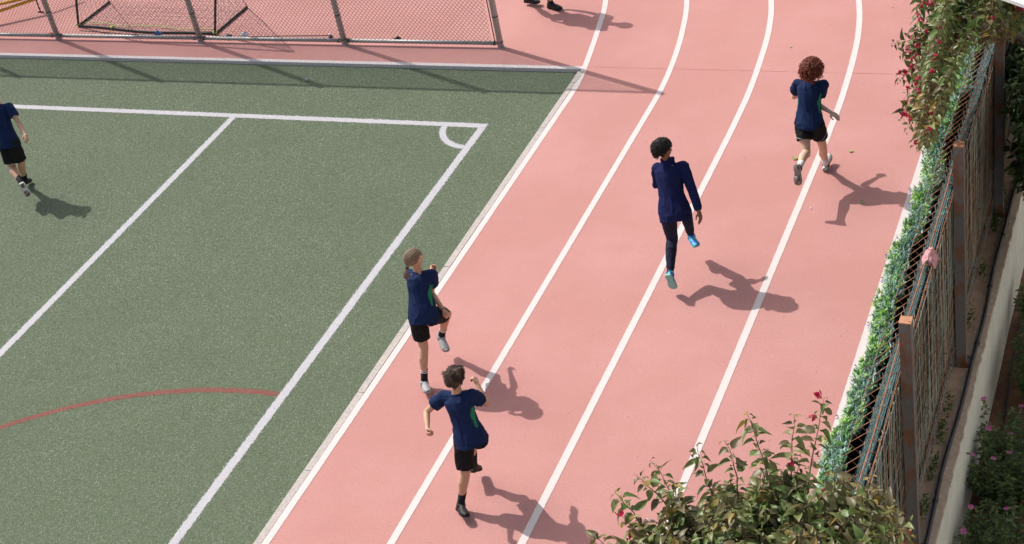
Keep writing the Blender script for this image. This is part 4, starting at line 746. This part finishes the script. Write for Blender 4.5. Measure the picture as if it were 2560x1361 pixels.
# ------------------------------------------------------------------ people
POSES = {"bottom":[[-5.791,9.187,0.749],[-5.889,9.304,1.156],[-5.864,9.303,1.329],[-6.031,9.295,1.1],[-6.224,9.24,0.928],[-6.137,9.06,0.895],[-5.735,9.309,1.149],[-5.691,9.436,0.938],[-5.802,9.546,1.07],[-5.867,9.192,0.743],[-5.861,9.073,0.402],[-5.929,8.963,0.09],[-5.806,8.81,0.083],[-5.711,9.181,0.753],[-5.91,9.429,0.561],[-5.939,9.361,0.226],[-5.957,9.465,0.071]],"navy":[[-4.922,12.873,0.893],[-5.007,13.09,1.322],[-5.033,13.08,1.501],[-5.138,13.107,1.237],[-5.201,13.182,0.983],[-4.989,13.269,1.0],[-4.837,13.078,1.294],[-4.715,12.941,1.088],[-4.628,12.809,0.925],[-5.005,12.878,0.878],[-4.994,12.872,0.482],[-4.949,12.564,0.269],[-4.927,12.551,0.069],[-4.838,12.861,0.898],[-4.903,13.17,0.664],[-4.913,13.242,0.311],[-4.804,13.085,0.268]],"girl":[[-6.986,10.789,0.795],[-7.039,10.982,1.207],[-7.025,10.947,1.383],[-7.172,11.003,1.132],[-6.993,11.13,0.989],[-7.097,11.324,0.966],[-6.883,10.969,1.19],[-6.949,10.977,0.938],[-6.798,10.881,0.815],[-7.068,10.791,0.788],[-7.042,10.728,0.415],[-7.055,10.593,0.078],[-6.945,10.434,0.057],[-6.905,10.784,0.798],[-6.905,11.1,0.579],[-7.061,11.146,0.252],[-6.97,11.019,0.132]],"red":[[-3.935,14.93,0.785],[-3.949,15.128,1.199],[-3.908,15.089,1.37],[-4.094,15.14,1.153],[-4.176,15.236,0.92],[-4.069,15.43,0.95],[-3.795,15.119,1.162],[-3.888,15.116,0.913],[-3.702,15.006,0.869],[-4.017,14.942,0.781],[-3.941,14.711,0.495],[-3.943,14.343,0.531],[-3.932,14.218,0.343],[-3.853,14.914,0.784],[-3.821,15.004,0.412],[-3.843,15.159,0.087],[-3.842,15.356,0.087]],"left":[[-14.666,13.678,0.852],[-14.725,13.824,1.306],[-14.814,13.874,1.465],[-14.871,13.781,1.261],[-14.736,13.563,1.177],[-14.824,13.624,0.975],[-14.569,13.844,1.262],[-14.41,13.74,1.068],[-14.247,13.611,0.977],[-14.747,13.692,0.837],[-14.692,13.593,0.456],[-14.411,13.373,0.344],[-14.371,13.367,0.141],[-14.581,13.661,0.854],[-14.593,13.683,0.464],[-14.746,13.769,0.138],[-14.812,13.915,0.028]],"far":[[-9.094,19.254,0.848],[-8.987,19.34,1.342],[-8.91,19.366,1.531],[-9.001,19.502,1.276],[-9.195,19.59,1.067],[-9.253,19.569,0.823],[-9.024,19.169,1.337],[-9.21,19.176,1.102],[-9.36,19.192,0.898],[-9.086,19.347,0.841],[-9.195,19.195,0.451],[-9.317,19.435,0.135],[-9.118,19.439,0.03],[-9.102,19.161,0.856],[-8.864,19.198,0.496],[-8.9,19.321,0.101],[-8.695,19.263,0.039]]}
JN = ['pel', 'neck', 'head', 'lsh', 'lel', 'lwr', 'rsh', 'rel', 'rwr', 'lhip', 'lkn', 'lan', 'lto', 'rhip', 'rkn', 'ran', 'rto']
def voxel(mb, vox, name, mats, parent, smooth_it=3, disp=None, **kw):
    """fuse the overlapping volumes of mb into one continuous skin"""
    me = mb.mesh('tmp', M['skin']); o = bpy.data.objects.new('tmp', me); C.objects.link(o)
    r = o.modifiers.new('r', 'REMESH'); r.mode = 'VOXEL'; r.voxel_size = vox; r.use_smooth_shade = True
    if smooth_it: s_ = o.modifiers.new('s', 'SMOOTH'); s_.factor = .5; s_.iterations = smooth_it
    dg = bpy.context.evaluated_depsgraph_get(); m2 = bpy.data.meshes.new_from_object(o.evaluated_get(dg)); bpy.data.objects.remove(o)
    n = len(m2.vertices); co = np.empty(n*3); no = np.empty(n*3); m2.vertices.foreach_get('co', co); m2.vertices.foreach_get('normal', no); co = co.reshape(-1, 3); no = no.reshape(-1, 3)
    if disp: d = np.array([disp(Vector(c), Vector(q)) for c, q in zip(co, no)]); co = co+no*d[:, None]
    base = np.array(world_loc(parent)); m2.vertices.foreach_set('co', (co-base).ravel()); m2.materials.clear()
    for mm in mats: m2.materials.append(mm)
    m2.polygons.foreach_set('use_smooth', [True]*len(m2.polygons)); m2.update(); m2.name = name
    ob = bpy.data.objects.new(name, m2); C.objects.link(ob); ob.parent = parent
    return setp(ob, **kw)
def person(key, label, st):
    J = {n: Vector(p) for n, p in zip(JN, POSES[key])}
    if st.get('dz'): 
        for n in J: J[n] = J[n]+Vector((0, 0, st['dz']))
    S = st.get('s', 1.0)
    # foot frames; keep soles above the surface they stand on
    feet = {}
    for s in 'lr':
        a, t, k = J[s+'an'], J[s+'to'], J[s+'kn']; v = (t-a).normalized(); sh_ = (k-a).normalized(); uh = (sh_-v*sh_.dot(v)).normalized()
        q = math.radians(st.get('foot', 20)); f = v*math.cos(q)+uh*math.sin(q); nrm = uh*math.cos(q)-v*math.sin(q)
        if st.get('flat') == s or (st.get('flat') == 'both'): f = Vector((f.x, f.y, 0)).normalized(); nrm = Vector((0, 0, 1))
        lat = f.cross(nrm); heel = a-f*.055*S-nrm*.075*S; toe = heel+f*.235*S
        zmin = min((heel+nrm*-.0).z, toe.z)-.012
        feet[s] = [f, nrm, lat, heel, toe, a, zmin]
    ground = st.get('ground', 0.0); stance = st['stance']; gap = feet[stance][6]-ground
    shift = -gap+.002 if (gap < .002 or st.get('touch')) else 0
    if abs(shift) > 1e-4:
        for n in J: J[n] = J[n]+Vector((0, 0, shift))
        for s in feet:
            for i in (3, 4, 5): feet[s][i] = feet[s][i]+Vector((0, 0, shift))
    for s in feet:     # the other foot must not sink either
        z = feet[s][6]+shift-ground
        if z < 0:
            for i in (3, 4, 5): feet[s][i] = feet[s][i]+Vector((0, 0, .003-z))
            J[s+'an'] = feet[s][5]
    print('PERSON', key, 'gap', round(gap, 3), 'shift', round(shift, 3))
    root = thing('person', label, 'person', (feet[stance][3].x, feet[stance][3].y, ground), st.get('group'))
    pel, neck, head = J['pel'], J['neck'], J['head']; hl = (J['rhip']-J['lhip']).normalized(); sl = (J['rsh']-J['lsh']).normalized()
    spine = (neck-pel).normalized(); fwd = -(hl.cross(spine)).normalized(); sfwd = -(sl.cross(spine)).normalized()
    # make sure fwd points to the toes' side
    if fwd.dot(Vector(st.get('F', (.1, 1, 0)))) < 0: fwd = -fwd
    if sfwd.dot(Vector(st.get('F', (.1, 1, 0)))) < 0: sfwd = -sfwd
    L = (neck-pel).length
    def sp(t): # curved spine
        return pel.lerp(neck, t) + (-fwd*.012*math.sin(t*math.pi))
    def side(t): return (hl*(1-t)+sl*t).normalized()
    def torso(b, dx, dy, t0=-.12, t1=1.0, n=24, hem=0.0):
        prof = [(-.16, .108, .085), (-.06, .128, .098), (.08, .125, .094), (.3, .108, .083), (.5, .114, .088), (.7, .128, .093), (.84, .130, .085), (.93, .098, .068), (1.0, .052, .050)]
        P, rx, ry, sd_ = [], [], [], []
        for t, x_, y_ in prof:
            if t < t0-1e-6 or t > t1+1e-6: continue
            P.append(sp(t)); k = max(0, 1-t); rx.append(x_*S+dx*(1 if t < .9 else .4)+hem*max(0, .5-t)); ry.append(y_*S+dy*(1 if t < .9 else .4)+hem*max(0, .5-t)); sd_.append(side(max(0, min(1, t))))
        b.tube(P, rx, n, side=sd_, ry=ry)
    # ---- head frame
    face = (Vector(st['face']) if 'face' in st else fwd).normalized(); hz = ((head-neck).normalized()*.5+Vector((0, 0, 1))*.5).normalized()
    face = (face-hz*face.dot(hz)).normalized(); hx = face.cross(hz); A = (hx, face, hz)
    body = MB(); torso(body, -.006, -.006)
    body.tube([sp(.95), neck.lerp(head, .35), head-hz*.03*S+face*.004], [.052*S, .044*S, .046*S], 14)
    body.ball(head+hz*.022*S-face*.008*S, (.071*S, .088*S, .088*S), A, 18, 12); body.ball(head-hz*.030*S+face*.022*S, (.052*S, .060*S, .064*S), A, 14, 10)
    body.ball(head-hz*.070*S+face*.052*S, (.022*S, .020*S, .018*S), A, 10, 8)
    body.tube([head+hz*.012*S+face*.076*S, head-hz*.012*S+face*.094*S, head-hz*.022*S+face*.088*S], [.007*S, .012*S, .012*S], 8)
    for q in (-1, 1):
        body.ball(head+hx*q*.072*S-hz*.006*S-face*.004*S, (.009*S, .017*S, .027*S), A, 8, 8)
        body.ball(head+hx*q*.033*S-hz*.022*S+face*.066*S, (.018*S, .014*S, .016*S), A, 8, 6)
    body.ball(head-hz*.046*S+face*.078*S, (.019*S, .008*S, .009*S), A, 8, 6)
    for s, q in (('l', -1), ('r', 1)):
        sh_, el, wr = J[s+'sh'], J[s+'el'], J[s+'wr']; hp, kn = J[s+'hip'], J[s+'kn']; an = J[s+'an']
        body.tube([sp(.84).lerp(sh_, .5), sh_], [.042*S, .042*S], 12); body.ball(sh_, .043*S)
        body.tube([sh_, sh_.lerp(el, .35), sh_.lerp(el, .7), el, el.lerp(wr, .05)], [.043*S, .039*S, .033*S, .031*S, .031*S], 12)
        body.tube([sh_.lerp(el, .97), el.lerp(wr, .22), el.lerp(wr, .6), wr, wr+(wr-el).normalized()*.01], [.031*S, .034*S, .027*S, .0205*S, .021*S], 12)
        body.tube([pel.lerp(hp, .8)+spine*.02, hp-spine*.03, hp.lerp(kn, .35), hp.lerp(kn, .7), hp.lerp(kn, .94), kn], [.085*S, .086*S, .073*S, .058*S, .049*S, .050*S], 14)
        shin = an-kn; back = -(fwd-shin.normalized()*fwd.dot(shin.normalized())); back = back.normalized()
        body.ball(kn-back*.012, (.042*S, .042*S, .05*S))
        body.tube([kn, kn+shin*.14+back*.008, kn+shin*.32+back*.016, kn+shin*.55+back*.008, kn+shin*.8, an], [.047*S, .049*S, .051*S, .042*S, .031*S, .033*S], 14)
        f_, n_, lt, he, to_, a_, _z = feet[s]; body.tube([a_, a_-n_*.03+f_*.01, a_-n_*.045+f_*.04], [.031*S, .031*S, .020*S], 10)
        # hand: palm, four fingers and a thumb
        hd_ = (wr-el).normalized(); hs = st['hand'][s]; bend = hs[0]; pn = Vector(hs[1]); pn = (pn-hd_*pn.dot(hd_)).normalized(); ax_ = hd_.cross(pn)*q
        pc = wr+hd_*.043*S; body.ball(pc, (.034*S, .014*S, .045*S), (ax_, pn, hd_), 12, 10); body.tube([wr-hd_*.01, wr+hd_*.03*S], [.020*S, .022*S], 10)
        for i in range(4):
            off = (i-1.5)*.0185*S; L1, L2 = (.030, .036, .034, .026)[i]*S, (.034, .040, .037, .028)[i]*S
            p0 = wr+hd_*(.070 - .004*abs(i-1))*S+ax_*off*.85; b1 = bend*.9+.05*i; d1 = hd_*math.cos(b1)+pn*math.sin(b1)+ax_*(off*2.0); b2 = b1+bend*1.1; d2 = hd_*math.cos(b2)+pn*math.sin(b2)+ax_*(off*2.0)
            p1 = p0+d1*L1; p2 = p1+d2*L2*.55; b3 = b2+bend*.6; p3 = p2+(hd_*math.cos(b3)+pn*math.sin(b3))*L2*.5
            body.tube([p0-hd_*.015, p0, p1, p2, p3], [.0085*S, .0088*S, .0082*S, .0076*S, .0062*S], 8)
        tb = wr+hd_*.022*S-ax_*.022*S+pn*.004; body.tube([tb, tb-ax_*.020*S+hd_*.018*S+pn*.008, tb-ax_*.026*S+hd_*.044*S+pn*.016*(1+bend), tb-ax_*.020*S+hd_*.062*S+pn*.022*(1+bend)], [.013*S, .0115*S, .0095*S, .0072*S], 8)
    bo = voxel(body, .0058, 'body', [M[st['skin']]], root, 2)
    # eyes, mouth
    for q in (-1, 1):
        b = MB(); c = head+hx*q*.030*S+hz*.006*S+face*.067*S; b.ball(c, .0105*S, A, 10, 8); e = b.build('eye', M['eye'], root); b = MB(); b.ball(c+face*.0065*S, .0058*S, A, 8, 6); b.build('iris', M['iris'], e)
        b = MB(); b.tube([c+hz*.017*S-hx*q*.014*S+face*.006*S, c+hz*.021*S+face*.008*S, c+hz*.017*S+hx*q*.016*S], [.002, .0032, .0015], 6); b.build('eyebrow', M[st['hair']], root)
    b = MB(); b.tube([head-hz*.046*S+face*.0845*S-hx*.018*S, head-hz*.047*S+face*.088*S, head-hz*.046*S+face*.0845*S+hx*.018*S], [.002, .0038, .002], 6); b.build('mouth', M['lips'], root)
    # ---- shirt or jacket
    jk = st.get('jacket'); top = MB(); torso(top, .013 if not jk else .020, .013 if not jk else .022, t0=-.16 if not st.get('short_hem') else -.06, t1=.94, hem=.052 if not jk else .052)
    hemp = sp(-.16)-spine*(st.get('hemd', .0) if not jk else .05); top.tube([sp(-.10), hemp], [.128*S+.036+(.004 if jk else 0)]*2, 24, side=hl, ry=[.098*S+.048+(.012 if jk else 0)]*2)
    for s in 'lr':
        sh_, el, wr = J[s+'sh'], J[s+'el'], J[s+'wr']
        if jk: top.tube([sp(.82).lerp(sh_, .3), sh_], [.066*S, .064*S], 14); top.ball(sh_+spine*.002, .064*S); top.tube([sh_, sh_.lerp(el, .3), sh_.lerp(el, .7), el, el.lerp(wr, .1)], [.060*S, .056*S, .050*S, .047*S, .046*S], 14); top.tube([sh_.lerp(el, .96), el.lerp(wr, .3), el.lerp(wr, .7), el.lerp(wr, .86), el.lerp(wr, .90), el.lerp(wr, .97)], [.047*S, .047*S, .043*S, .042*S, .034*S, .034*S], 14)
        else:
            e_ = .50; top.tube([sp(.84).lerp(sh_, .3), sh_], [.060*S, .058*S], 14); top.ball(sh_, .059*S); top.tube([sh_, sh_.lerp(el, .2), sh_.lerp(el, e_), sh_.lerp(el, e_+.06)], [.058*S, .062*S, .065*S, .065*S], 14)
    top.tube([sp(.88), sp(.96), sp(1.0)], [.082*S, .070*S, .063*S], 16, side=sl, ry=[.073*S, .066*S, .063*S])
    if jk: top.tube([sp(.93), sp(1.0)+spine*.0, sp(1.0)+spine*.065], [.080*S, .076*S, .076*S], 16, side=sl, ry=[.073*S, .070*S, .076*S])
    sd0 = R(0, 50); amp = st.get('wrinkle', .006)
    def dsp(c, n_):
        q = c*7+Vector((sd0, 0, 0)); t = (c-pel).dot(spine)/L
        a = mnoise.noise(Vector((q.x*1.0+q.z*1.2, q.y, q.z*.55)))*amp*1.0
        r_ = 1-abs(mnoise.noise(Vector((q.x*1.9+q.z*.9, q.y*1.9-q.z*.7, q.z*.8+sd0))))*2.2
        return max(-.003, a) + max(0, r_)**2*amp*.9*(1 if t < .95 else .3) - amp*.15
    sh_o = voxel(top, .0075, 'jacket' if jk else 'shirt', [M[st['top']], M['green_panel']], root, 2, dsp)
    if st.get('panel'):
        me = sh_o.data; base = world_loc(root)
        for p in me.polygons:
            c = p.center+base; t = (c-pel).dot(spine)/L; u = (c-pel).dot(side(.5)); fr = (c-pel).dot(fwd)
            arm = min((c-J['lel'].lerp(J['lsh'], .5)).length, (c-J['rel'].lerp(J['rsh'], .5)).length)
            if .22 < t < .80 and abs(u) > .075*S and abs(fr+.022-.05*(t-.5)) < .034*(1-abs(t-.5)*2.6) and arm > .03 and abs(u) < .155*S and min((c-J['lsh']).length, (c-J['rsh']).length) > .11: p.material_index = 1
    # ---- shorts or trousers
    low_ = MB(); torso(low_, .003, .003, t0=-.16, t1=.10); fsh = []
    ll = st.get('leg', .80)
    for s in 'lr':
        hp, kn, an = J[s+'hip'], J[s+'kn'], J[s+'an']
        if st.get('trousers'):
            low_.tube([pel.lerp(hp, .8)+spine*.02, hp-spine*.03, hp.lerp(kn, .4), hp.lerp(kn, .85), kn, kn.lerp(an, .1)], [.095*S, .096*S, .082*S, .064*S, .060*S, .058*S], 14)
            shin = an-kn; back = -(fwd-shin.normalized()*fwd.dot(shin.normalized())).normalized()
            low_.tube([kn, kn+shin*.3+back*.014, kn+shin*.6+back*.006, kn+shin*.86, kn+shin*.90], [.059*S, .062*S, .052*S, .046*S, .040*S], 14)
        else:
            e_ = ll if not isinstance(ll, dict) else ll[s]; low_.tube([pel.lerp(hp, .8)+spine*.02, hp-spine*.02, hp.lerp(kn, .35), hp.lerp(kn, e_)], [.094*S, .097*S, .093*S, .088*S], 18)
    fsm = st['bottom']; lo_o = voxel(low_, .0075, 'trousers' if st.get('trousers') else 'shorts', [M[fsm]], root, 2, lambda c, n_: mnoise.noise(c*9)*.006+max(0, 1-abs(mnoise.noise(Vector((c.x*22, c.y*22, c.z*8))))*3)*.004-.002)
    if st.get('piping'):
        bv = BVHTree.FromPolygons([v.co for v in lo_o.data.vertices], [tuple(p.vertices) for p in lo_o.data.polygons]); base = world_loc(root)
        for s, ang0, mode in st['piping']:
            hp, kn = J[s+'hip'], J[s+'kn']; ax_ = (kn-hp).normalized(); o1 = (hl-ax_*hl.dot(ax_)).normalized()*(1 if s == 'r' else -1); o2 = (fwd-ax_*fwd.dot(ax_)).normalized(); P = []
            for i in range(22):
                t = i/21
                if mode == 'line': c = hp.lerp(kn, .02+t*(.76)); an_ = ang0
                else: c = hp.lerp(kn, .60-.30*(t**1.5)); an_ = ang0+t*2.5
                d = o1*math.cos(an_)+o2*math.sin(an_); hit = bv.ray_cast(c+d*.25-base, -d)
                if hit[0] is not None: P.append(hit[0]+base+d*.0015)
            if len(P) > 4: b = MB(); b.tube(P, .0030, 5); b.build('piping', M['piping'], lo_o)
    # ---- socks and shoes
    for s in 'lr':
        f_, n_, lt, he, to_, a_, _z = feet[s]; kn = J[s+'kn']; up_ = (kn-a_).normalized(); sl_ = st.get('sock_len', .13)
        b = MB(); b.tube([a_-n_*.045*S+f_*.01, a_, a_+up_*.03, a_+up_*sl_], [.040*S, .0385*S, .036*S, .0395*S], 14); so = b.build('sock', M[st['sock']], root)
        if st.get('stripes'):
            for z_ in (.72, .86): b = MB(); c = a_+up_*sl_*z_; b.tube([c-up_*.0042, c+up_*.0042], [.0405*S]*2, 14); b.build('sock_stripe', M['sock_white'], so)
        Lf = .235*S; sec = [(0, .022, .046, .004), (.06, .031, .066, 0), (.2, .036, .076, 0), (.36, .036, .070, .0), (.52, .039, .053, 0), (.68, .043, .042, 0), (.84, .042, .034, .001), (.95, .032, .026, .004), (1.0, .016, .016, .008)]
        b = MB(); rows = []; n = 14; th = .020*S
        for t, hw_, ht, lift in sec:
            c = he+f_*(Lf*t); row = []
            for k in range(n):
                g_ = math.pi*k/(n-1); xx = math.cos(g_)*hw_*S*(1.0 if 0 < k < n-1 else 1.03); zz = th*.7+max(0, math.sin(g_))**.8*ht*S+lift
                row.append(c+lt*xx+n_*zz)
            rows.append(row)
        vs = [q for r_ in rows for q in r_]; fs = [(i*n+k, i*n+k+1, (i+1)*n+k+1, (i+1)*n+k) for i in range(len(sec)-1) for k in range(n-1)]+[tuple(range(n)), tuple((len(sec)-1)*n+k for k in range(n-1, -1, -1))]+[(i*n, (i+1)*n, (i+1)*n+n-1, i*n+n-1) for i in range(len(sec)-1)]
        b.add(vs, fs); so_ = b.build('shoe', M[st['shoe']], root)
        b = MB(); rows = []
        for t, hw_, ht, lift in sec:
            waist = 1 - .22*math.exp(-((t-.42)/.13)**2); c = he+f_*(Lf*(t*1.03-.015)); rk = .010*max(0, t-.75)*4*S
            rows.append([c+lt*(x_*(hw_+.004)*waist*S)+n_*(z_*th-.006*S+rk*.6+lift*.5) for x_, z_ in ((-1, 1), (-1.04, .4), (-.86, 0), (0, -.02), (.86, 0), (1.04, .4), (1, 1))])
        m_ = 7; vs = [q for r_ in rows for q in r_]; b.add(vs, [(i*m_+k, (i+1)*m_+k, (i+1)*m_+(k+1) % m_, i*m_+(k+1) % m_) for i in range(len(sec)-1) for k in range(m_)]+[tuple(range(m_)), tuple((len(sec)-1)*m_+k for k in range(m_-1, -1, -1))])
        sole = b.build('sole', M[st['sole']], so_, False)
        if st.get('tread'):      # darker tread pads under forefoot and heel
            for t0, t1, hw_ in ((.03, .30, .026), (.55, .95, .034)):
                b = MB(); b.box(he+f_*(Lf*(t0+t1)/2)+n_*(-.0075*S), (hw_*1.7*S, Lf*(t1-t0), .004), (lt, f_, n_)); b.build('tread_pad', M[st['tread']], so_)
        b = MB(); c = a_-n_*.012*S+f_*.004; b.tube([c-n_*.030*S+f_*.006, c, c+n_*.012], [.044*S, .045*S, .0415*S], 14); b.build('shoe_collar', M[st.get('collar', st['shoe'])], so_)
        b = MB(); P = []
        for i in range(5): t = .34+.065*i; hh = (.074-.0095*i)*S+.004; c = he+f_*(Lf*t)+n_*(hh+.001); e = [c-lt*.022*S-n_*.006, c, c+lt*.022*S-n_*.006]; P += e if i % 2 else e[::-1]
        b.tube(P, .0022, 5)
        b.build('laces', M[st.get('lace', 'sock_white')], so_)
    # ---- hair
    hc = head+hz*.020*S-face*.012*S; hr = Vector((.080, .093, .093))*S; style = st['hairstyle']; hm = M[st['hair']]
    def surf(th_, ph_, k=1.0):      # th_ 0 = crown, pi = chin; ph_ 0 = face, pi = nape
        d = hx*(math.sin(th_)*math.sin(ph_)*hr.x)+face*(math.sin(th_)*math.cos(ph_)*hr.y)+hz*(math.cos(th_)*hr.z); return hc+d*k
    def lim(ph_): return 1.15+(.95+st.get('nape', 0))*(1-math.cos(ph_))/2*1.0 + (.08 if abs(ph_) > 1.4 else 0)
    b = MB(); nr, nc = 16, 36; vs = [surf(0, 0)]
    for i in range(1, nr):
        for k in range(nc):
            ph_ = -math.pi+2*math.pi*k/nc; th_ = lim(ph_)*i/(nr-1); q = 1+ (.03 if style != 'braids' else .0)*mnoise.noise(Vector((math.cos(ph_)*3, math.sin(ph_)*3, th_*4)))
            vs.append(surf(th_, ph_, q*(1 if i < nr-2 else .985 if i == nr-2 else .93)))
    b.add(vs, [(0, 1+k, 1+(k+1) % nc) for k in range(nc)]+[(1+(i-1)*nc+k, 1+i*nc+k, 1+i*nc+(k+1) % nc, 1+(i-1)*nc+(k+1) % nc) for i in range(1, nr-1) for k in range(nc)])
    if style == 'curly':            # tight or loose ringlets
        nn, cr, clen, wr_ = st['curl']
        for i in range(nn):
            ph_ = R(-math.pi, math.pi); th_ = math.acos(1-(1-math.cos(lim(ph_)))*rng.random()); p = surf(th_, ph_, .99); d = (p-hc).normalized(); d = (d+Vector((R(-.5, .5), R(-.5, .5), R(-.6, .35)))).normalized()
            o1 = d.orthogonal().normalized(); o2 = d.cross(o1); ln = clen*R(.5, 1.25); turns = R(1.2, 2.4); P = []; r0 = cr*R(.7, 1.3); a0 = R(0, 6)
            for k in range(12): t = k/11; P.append(p+d*ln*t+(o1*math.cos(a0+t*turns*6.28)+o2*math.sin(a0+t*turns*6.28))*r0*min(1, t*3)+Vector((0, 0, -ln*.35*t*t)))
            b.tube(P, [wr_*(1-.5*k/11) for k in range(12)], 4, cap=False)
    elif style == 'short':
        for i in range(2600):
            ph_ = R(-math.pi, math.pi); th_ = math.acos(1-(1-math.cos(lim(ph_)))*rng.random()); p = surf(th_, ph_, .985); d = (p-hc).normalized()
            dn = surf(th_+.25, ph_+.35, 1.0)-p; dn = dn.normalized(); ln = R(.030, .060)*(1.25 if th_ < .9 else .8); li = R(.10, .38)*(1.4 if th_ < .8 else .8)
            q9 = p*30; sw = Vector((mnoise.noise(q9), mnoise.noise(q9+Vector((9, 0, 0))), mnoise.noise(q9+Vector((0, 9, 0)))))*.9+Vector((R(-.1, .1), R(-.1, .1), R(-.05, .05))); P = [p, p+(dn+d*li*1.6+sw).normalized()*ln*.5, p+(dn*1.2+d*li*.5+sw*1.5).normalized()*ln+d*.004]
            b.tube(P, [.0030, .0028, .0006], 4, cap=False)
    elif style == 'braids':
        tie = hc-face*.092*S-hz*.062*S
        for i in range(11):
            ph_ = (i-5)/5*1.25; P = []
            for k in range(26):
                t = k/25; x_ = math.sin(ph_)*math.sin(math.pi*(.16+.68*t)) ; ang = -1.15+t*3.35
                d = hx*(x_*hr.x*1.03)+face*(math.cos(math.pi/2-ang*0)*0) ; yy = -math.sin(ang-.25)*math.sqrt(max(.05, 1-x_*x_)); zz = math.cos(ang-.25)*math.sqrt(max(.05, 1-x_*x_))
                q = hc+d+face*(yy*hr.y)+hz*(zz*hr.z); P.append(q.lerp(tie, max(0, (t-.86)/.14)))
            b.tube(P, [.0098*S*(1+.16*math.sin(k*2.6)) for k in range(26)], 7, cap=False)
    else:                            # smooth hair with a pointed tuft
        for i in range(14): p = surf(.5, math.pi+R(-.6, .6)); b.tube([p, p+hz*.05+face*-.02, hc+hz*.15*S-face*.05], [.02, .018, .003], 6)
    ho = b.build('hair', hm, root)
    if style == 'braids':
        b = MB()
        for i in range(7):
            a = i*.9; o_ = hx*math.cos(a)*.013+face*math.sin(a)*.010; P = [tie+o_*.5+Vector((0, 0, -.012*k))*1.0+(-face*.010*min(k, 3))+o_*k*.16+Vector((.004*math.sin(k+i), 0, 0)) for k in range(11)]
            b.tube(P, [.0072*(1+.25*math.sin(k*2.4))*(1 if k < 9 else .5) for k in range(11)], 6)
        b.build('ponytail', hm, ho); b = MB(); b.tube([tie+Vector((0, 0, .006)), tie+Vector((0, 0, -.010))-face*.008], .018, 10); b.build('hair_tie', M['rubber'], ho)
    if st.get('band'):
        b = MB(); wr, el = J['rwr'], J['rel']; d = (wr-el).normalized(); c = wr-d*.006; b.tube([c-d*.003, c+d*.003], .0228*S, 12); b.build('wristband', M['rubber'], root)
    return root
G = 'school children running on the track'
person('bottom', 'boy with short brown hair and black shoes, running lowest on the track', dict(stance='l', skin='skin', top='navy_shirt', bottom='black_fabric', hair='hair_brown', hairstyle='short', sock='sock_black', shoe='shoe_black', sole='sole_black', lace='shoe_black',
       hand={'l': (1.05, (.6, .6, .2)), 'r': (1.2, (-.7, .2, 0))}, panel=True, piping=[('r', -1.0, 'line'), ('r', -.25, 'line')], wrinkle=.009, face=(.25, 1, -.12), group=G, leg=.90, s=1.0))
person('girl', 'child with light brown cornrow braids and ponytail running along the inner edge of the track', dict(stance='l', skin='skin', top='navy_shirt', bottom='black_fabric', hair='hair_fair', hairstyle='braids', sock='sock_black', stripes=True, shoe='shoe_grey', sole='sole_grey', lace='yellow_trim',
       hand={'l': (1.1, (1, 0, 0)), 'r': (1.1, (-.4, .8, 0))}, panel=True, piping=[('l', -.4, 'line')], wrinkle=.009, face=(.5, .9, -.05), band=True, group=G, leg=.74, s=1.0))
person('navy', 'boy with short black curls in a navy long-sleeved fleece, dark trousers and turquoise shoes', dict(stance='l', skin='skin_tan', top='navy_fleece', bottom='trouser', trousers=True, jacket=True, hair='hair_dark', hairstyle='curly', curl=(800, .010, .030, .0050), sock='sock_black', stripes=True, shoe='shoe_blue', sole='sole_teal',
       hand={'l': (.5, (.3, .5, 0)), 'r': (.35, (-.8, .3, 0))}, wrinkle=.008, face=(.75, .75, .0), group=G, s=1.04))
person('red', 'child with curly auburn hair running in the outer lane, white socks and grey shoes', dict(stance='r', skin='skin_pale', top='navy_shirt', bottom='black_fabric', hair='hair_red', hairstyle='curly', nape=.22, curl=(820, .015, .062, .0058), sock='sock_white', shoe='shoe_white', sole='sole_grey', collar='rubber', lace='rubber', tread='sole_brown',
       hand={'l': (.8, (.5, .5, 0)), 'r': (.30, (-.5, .4, -.4))}, panel=True, piping=[('l', -1.9, 'hem'), ('r', -1.9, 'hem')], wrinkle=.011, face=(.1, 1, -.1), group=G, leg=.60, touch=True, s=1.02))
person('left', 'boy walking on the turf, cut by the left edge, in navy shirt and black shorts', dict(stance='r', skin='skin', top='navy_shirt', bottom='black_fabric', hair='hair_brown', hairstyle='short', sock='sock_black', shoe='shoe_black', sole='sole_white', lace='sock_white', tread='sole_brown',
       hand={'l': (.5, (.5, .3, 0)), 'r': (.45, (-.7, .2, 0))}, wrinkle=.009, face=(.2, 1, 0), F=(.25, 1, 0), hemd=.035, leg=.86, dz=-.03, ground=TZ, touch=True, s=1.04))
person('far', 'walking person at the top edge, only black shoes and one lower leg in view', dict(stance='r', skin='skin', top='navy_shirt', bottom='black_fabric', hair='hair_dark', hairstyle='tuft', sock='sock_black', sock_len=.05, shoe='shoe_black', sole='sole_black', lace='shoe_black',
       hand={'l': (.4, (0, -1, 0)), 'r': (.3, (0, 1, 0))}, wrinkle=.009, F=(1, -.1, 0), leg=.85, touch=True, flat='both', s=1.14))
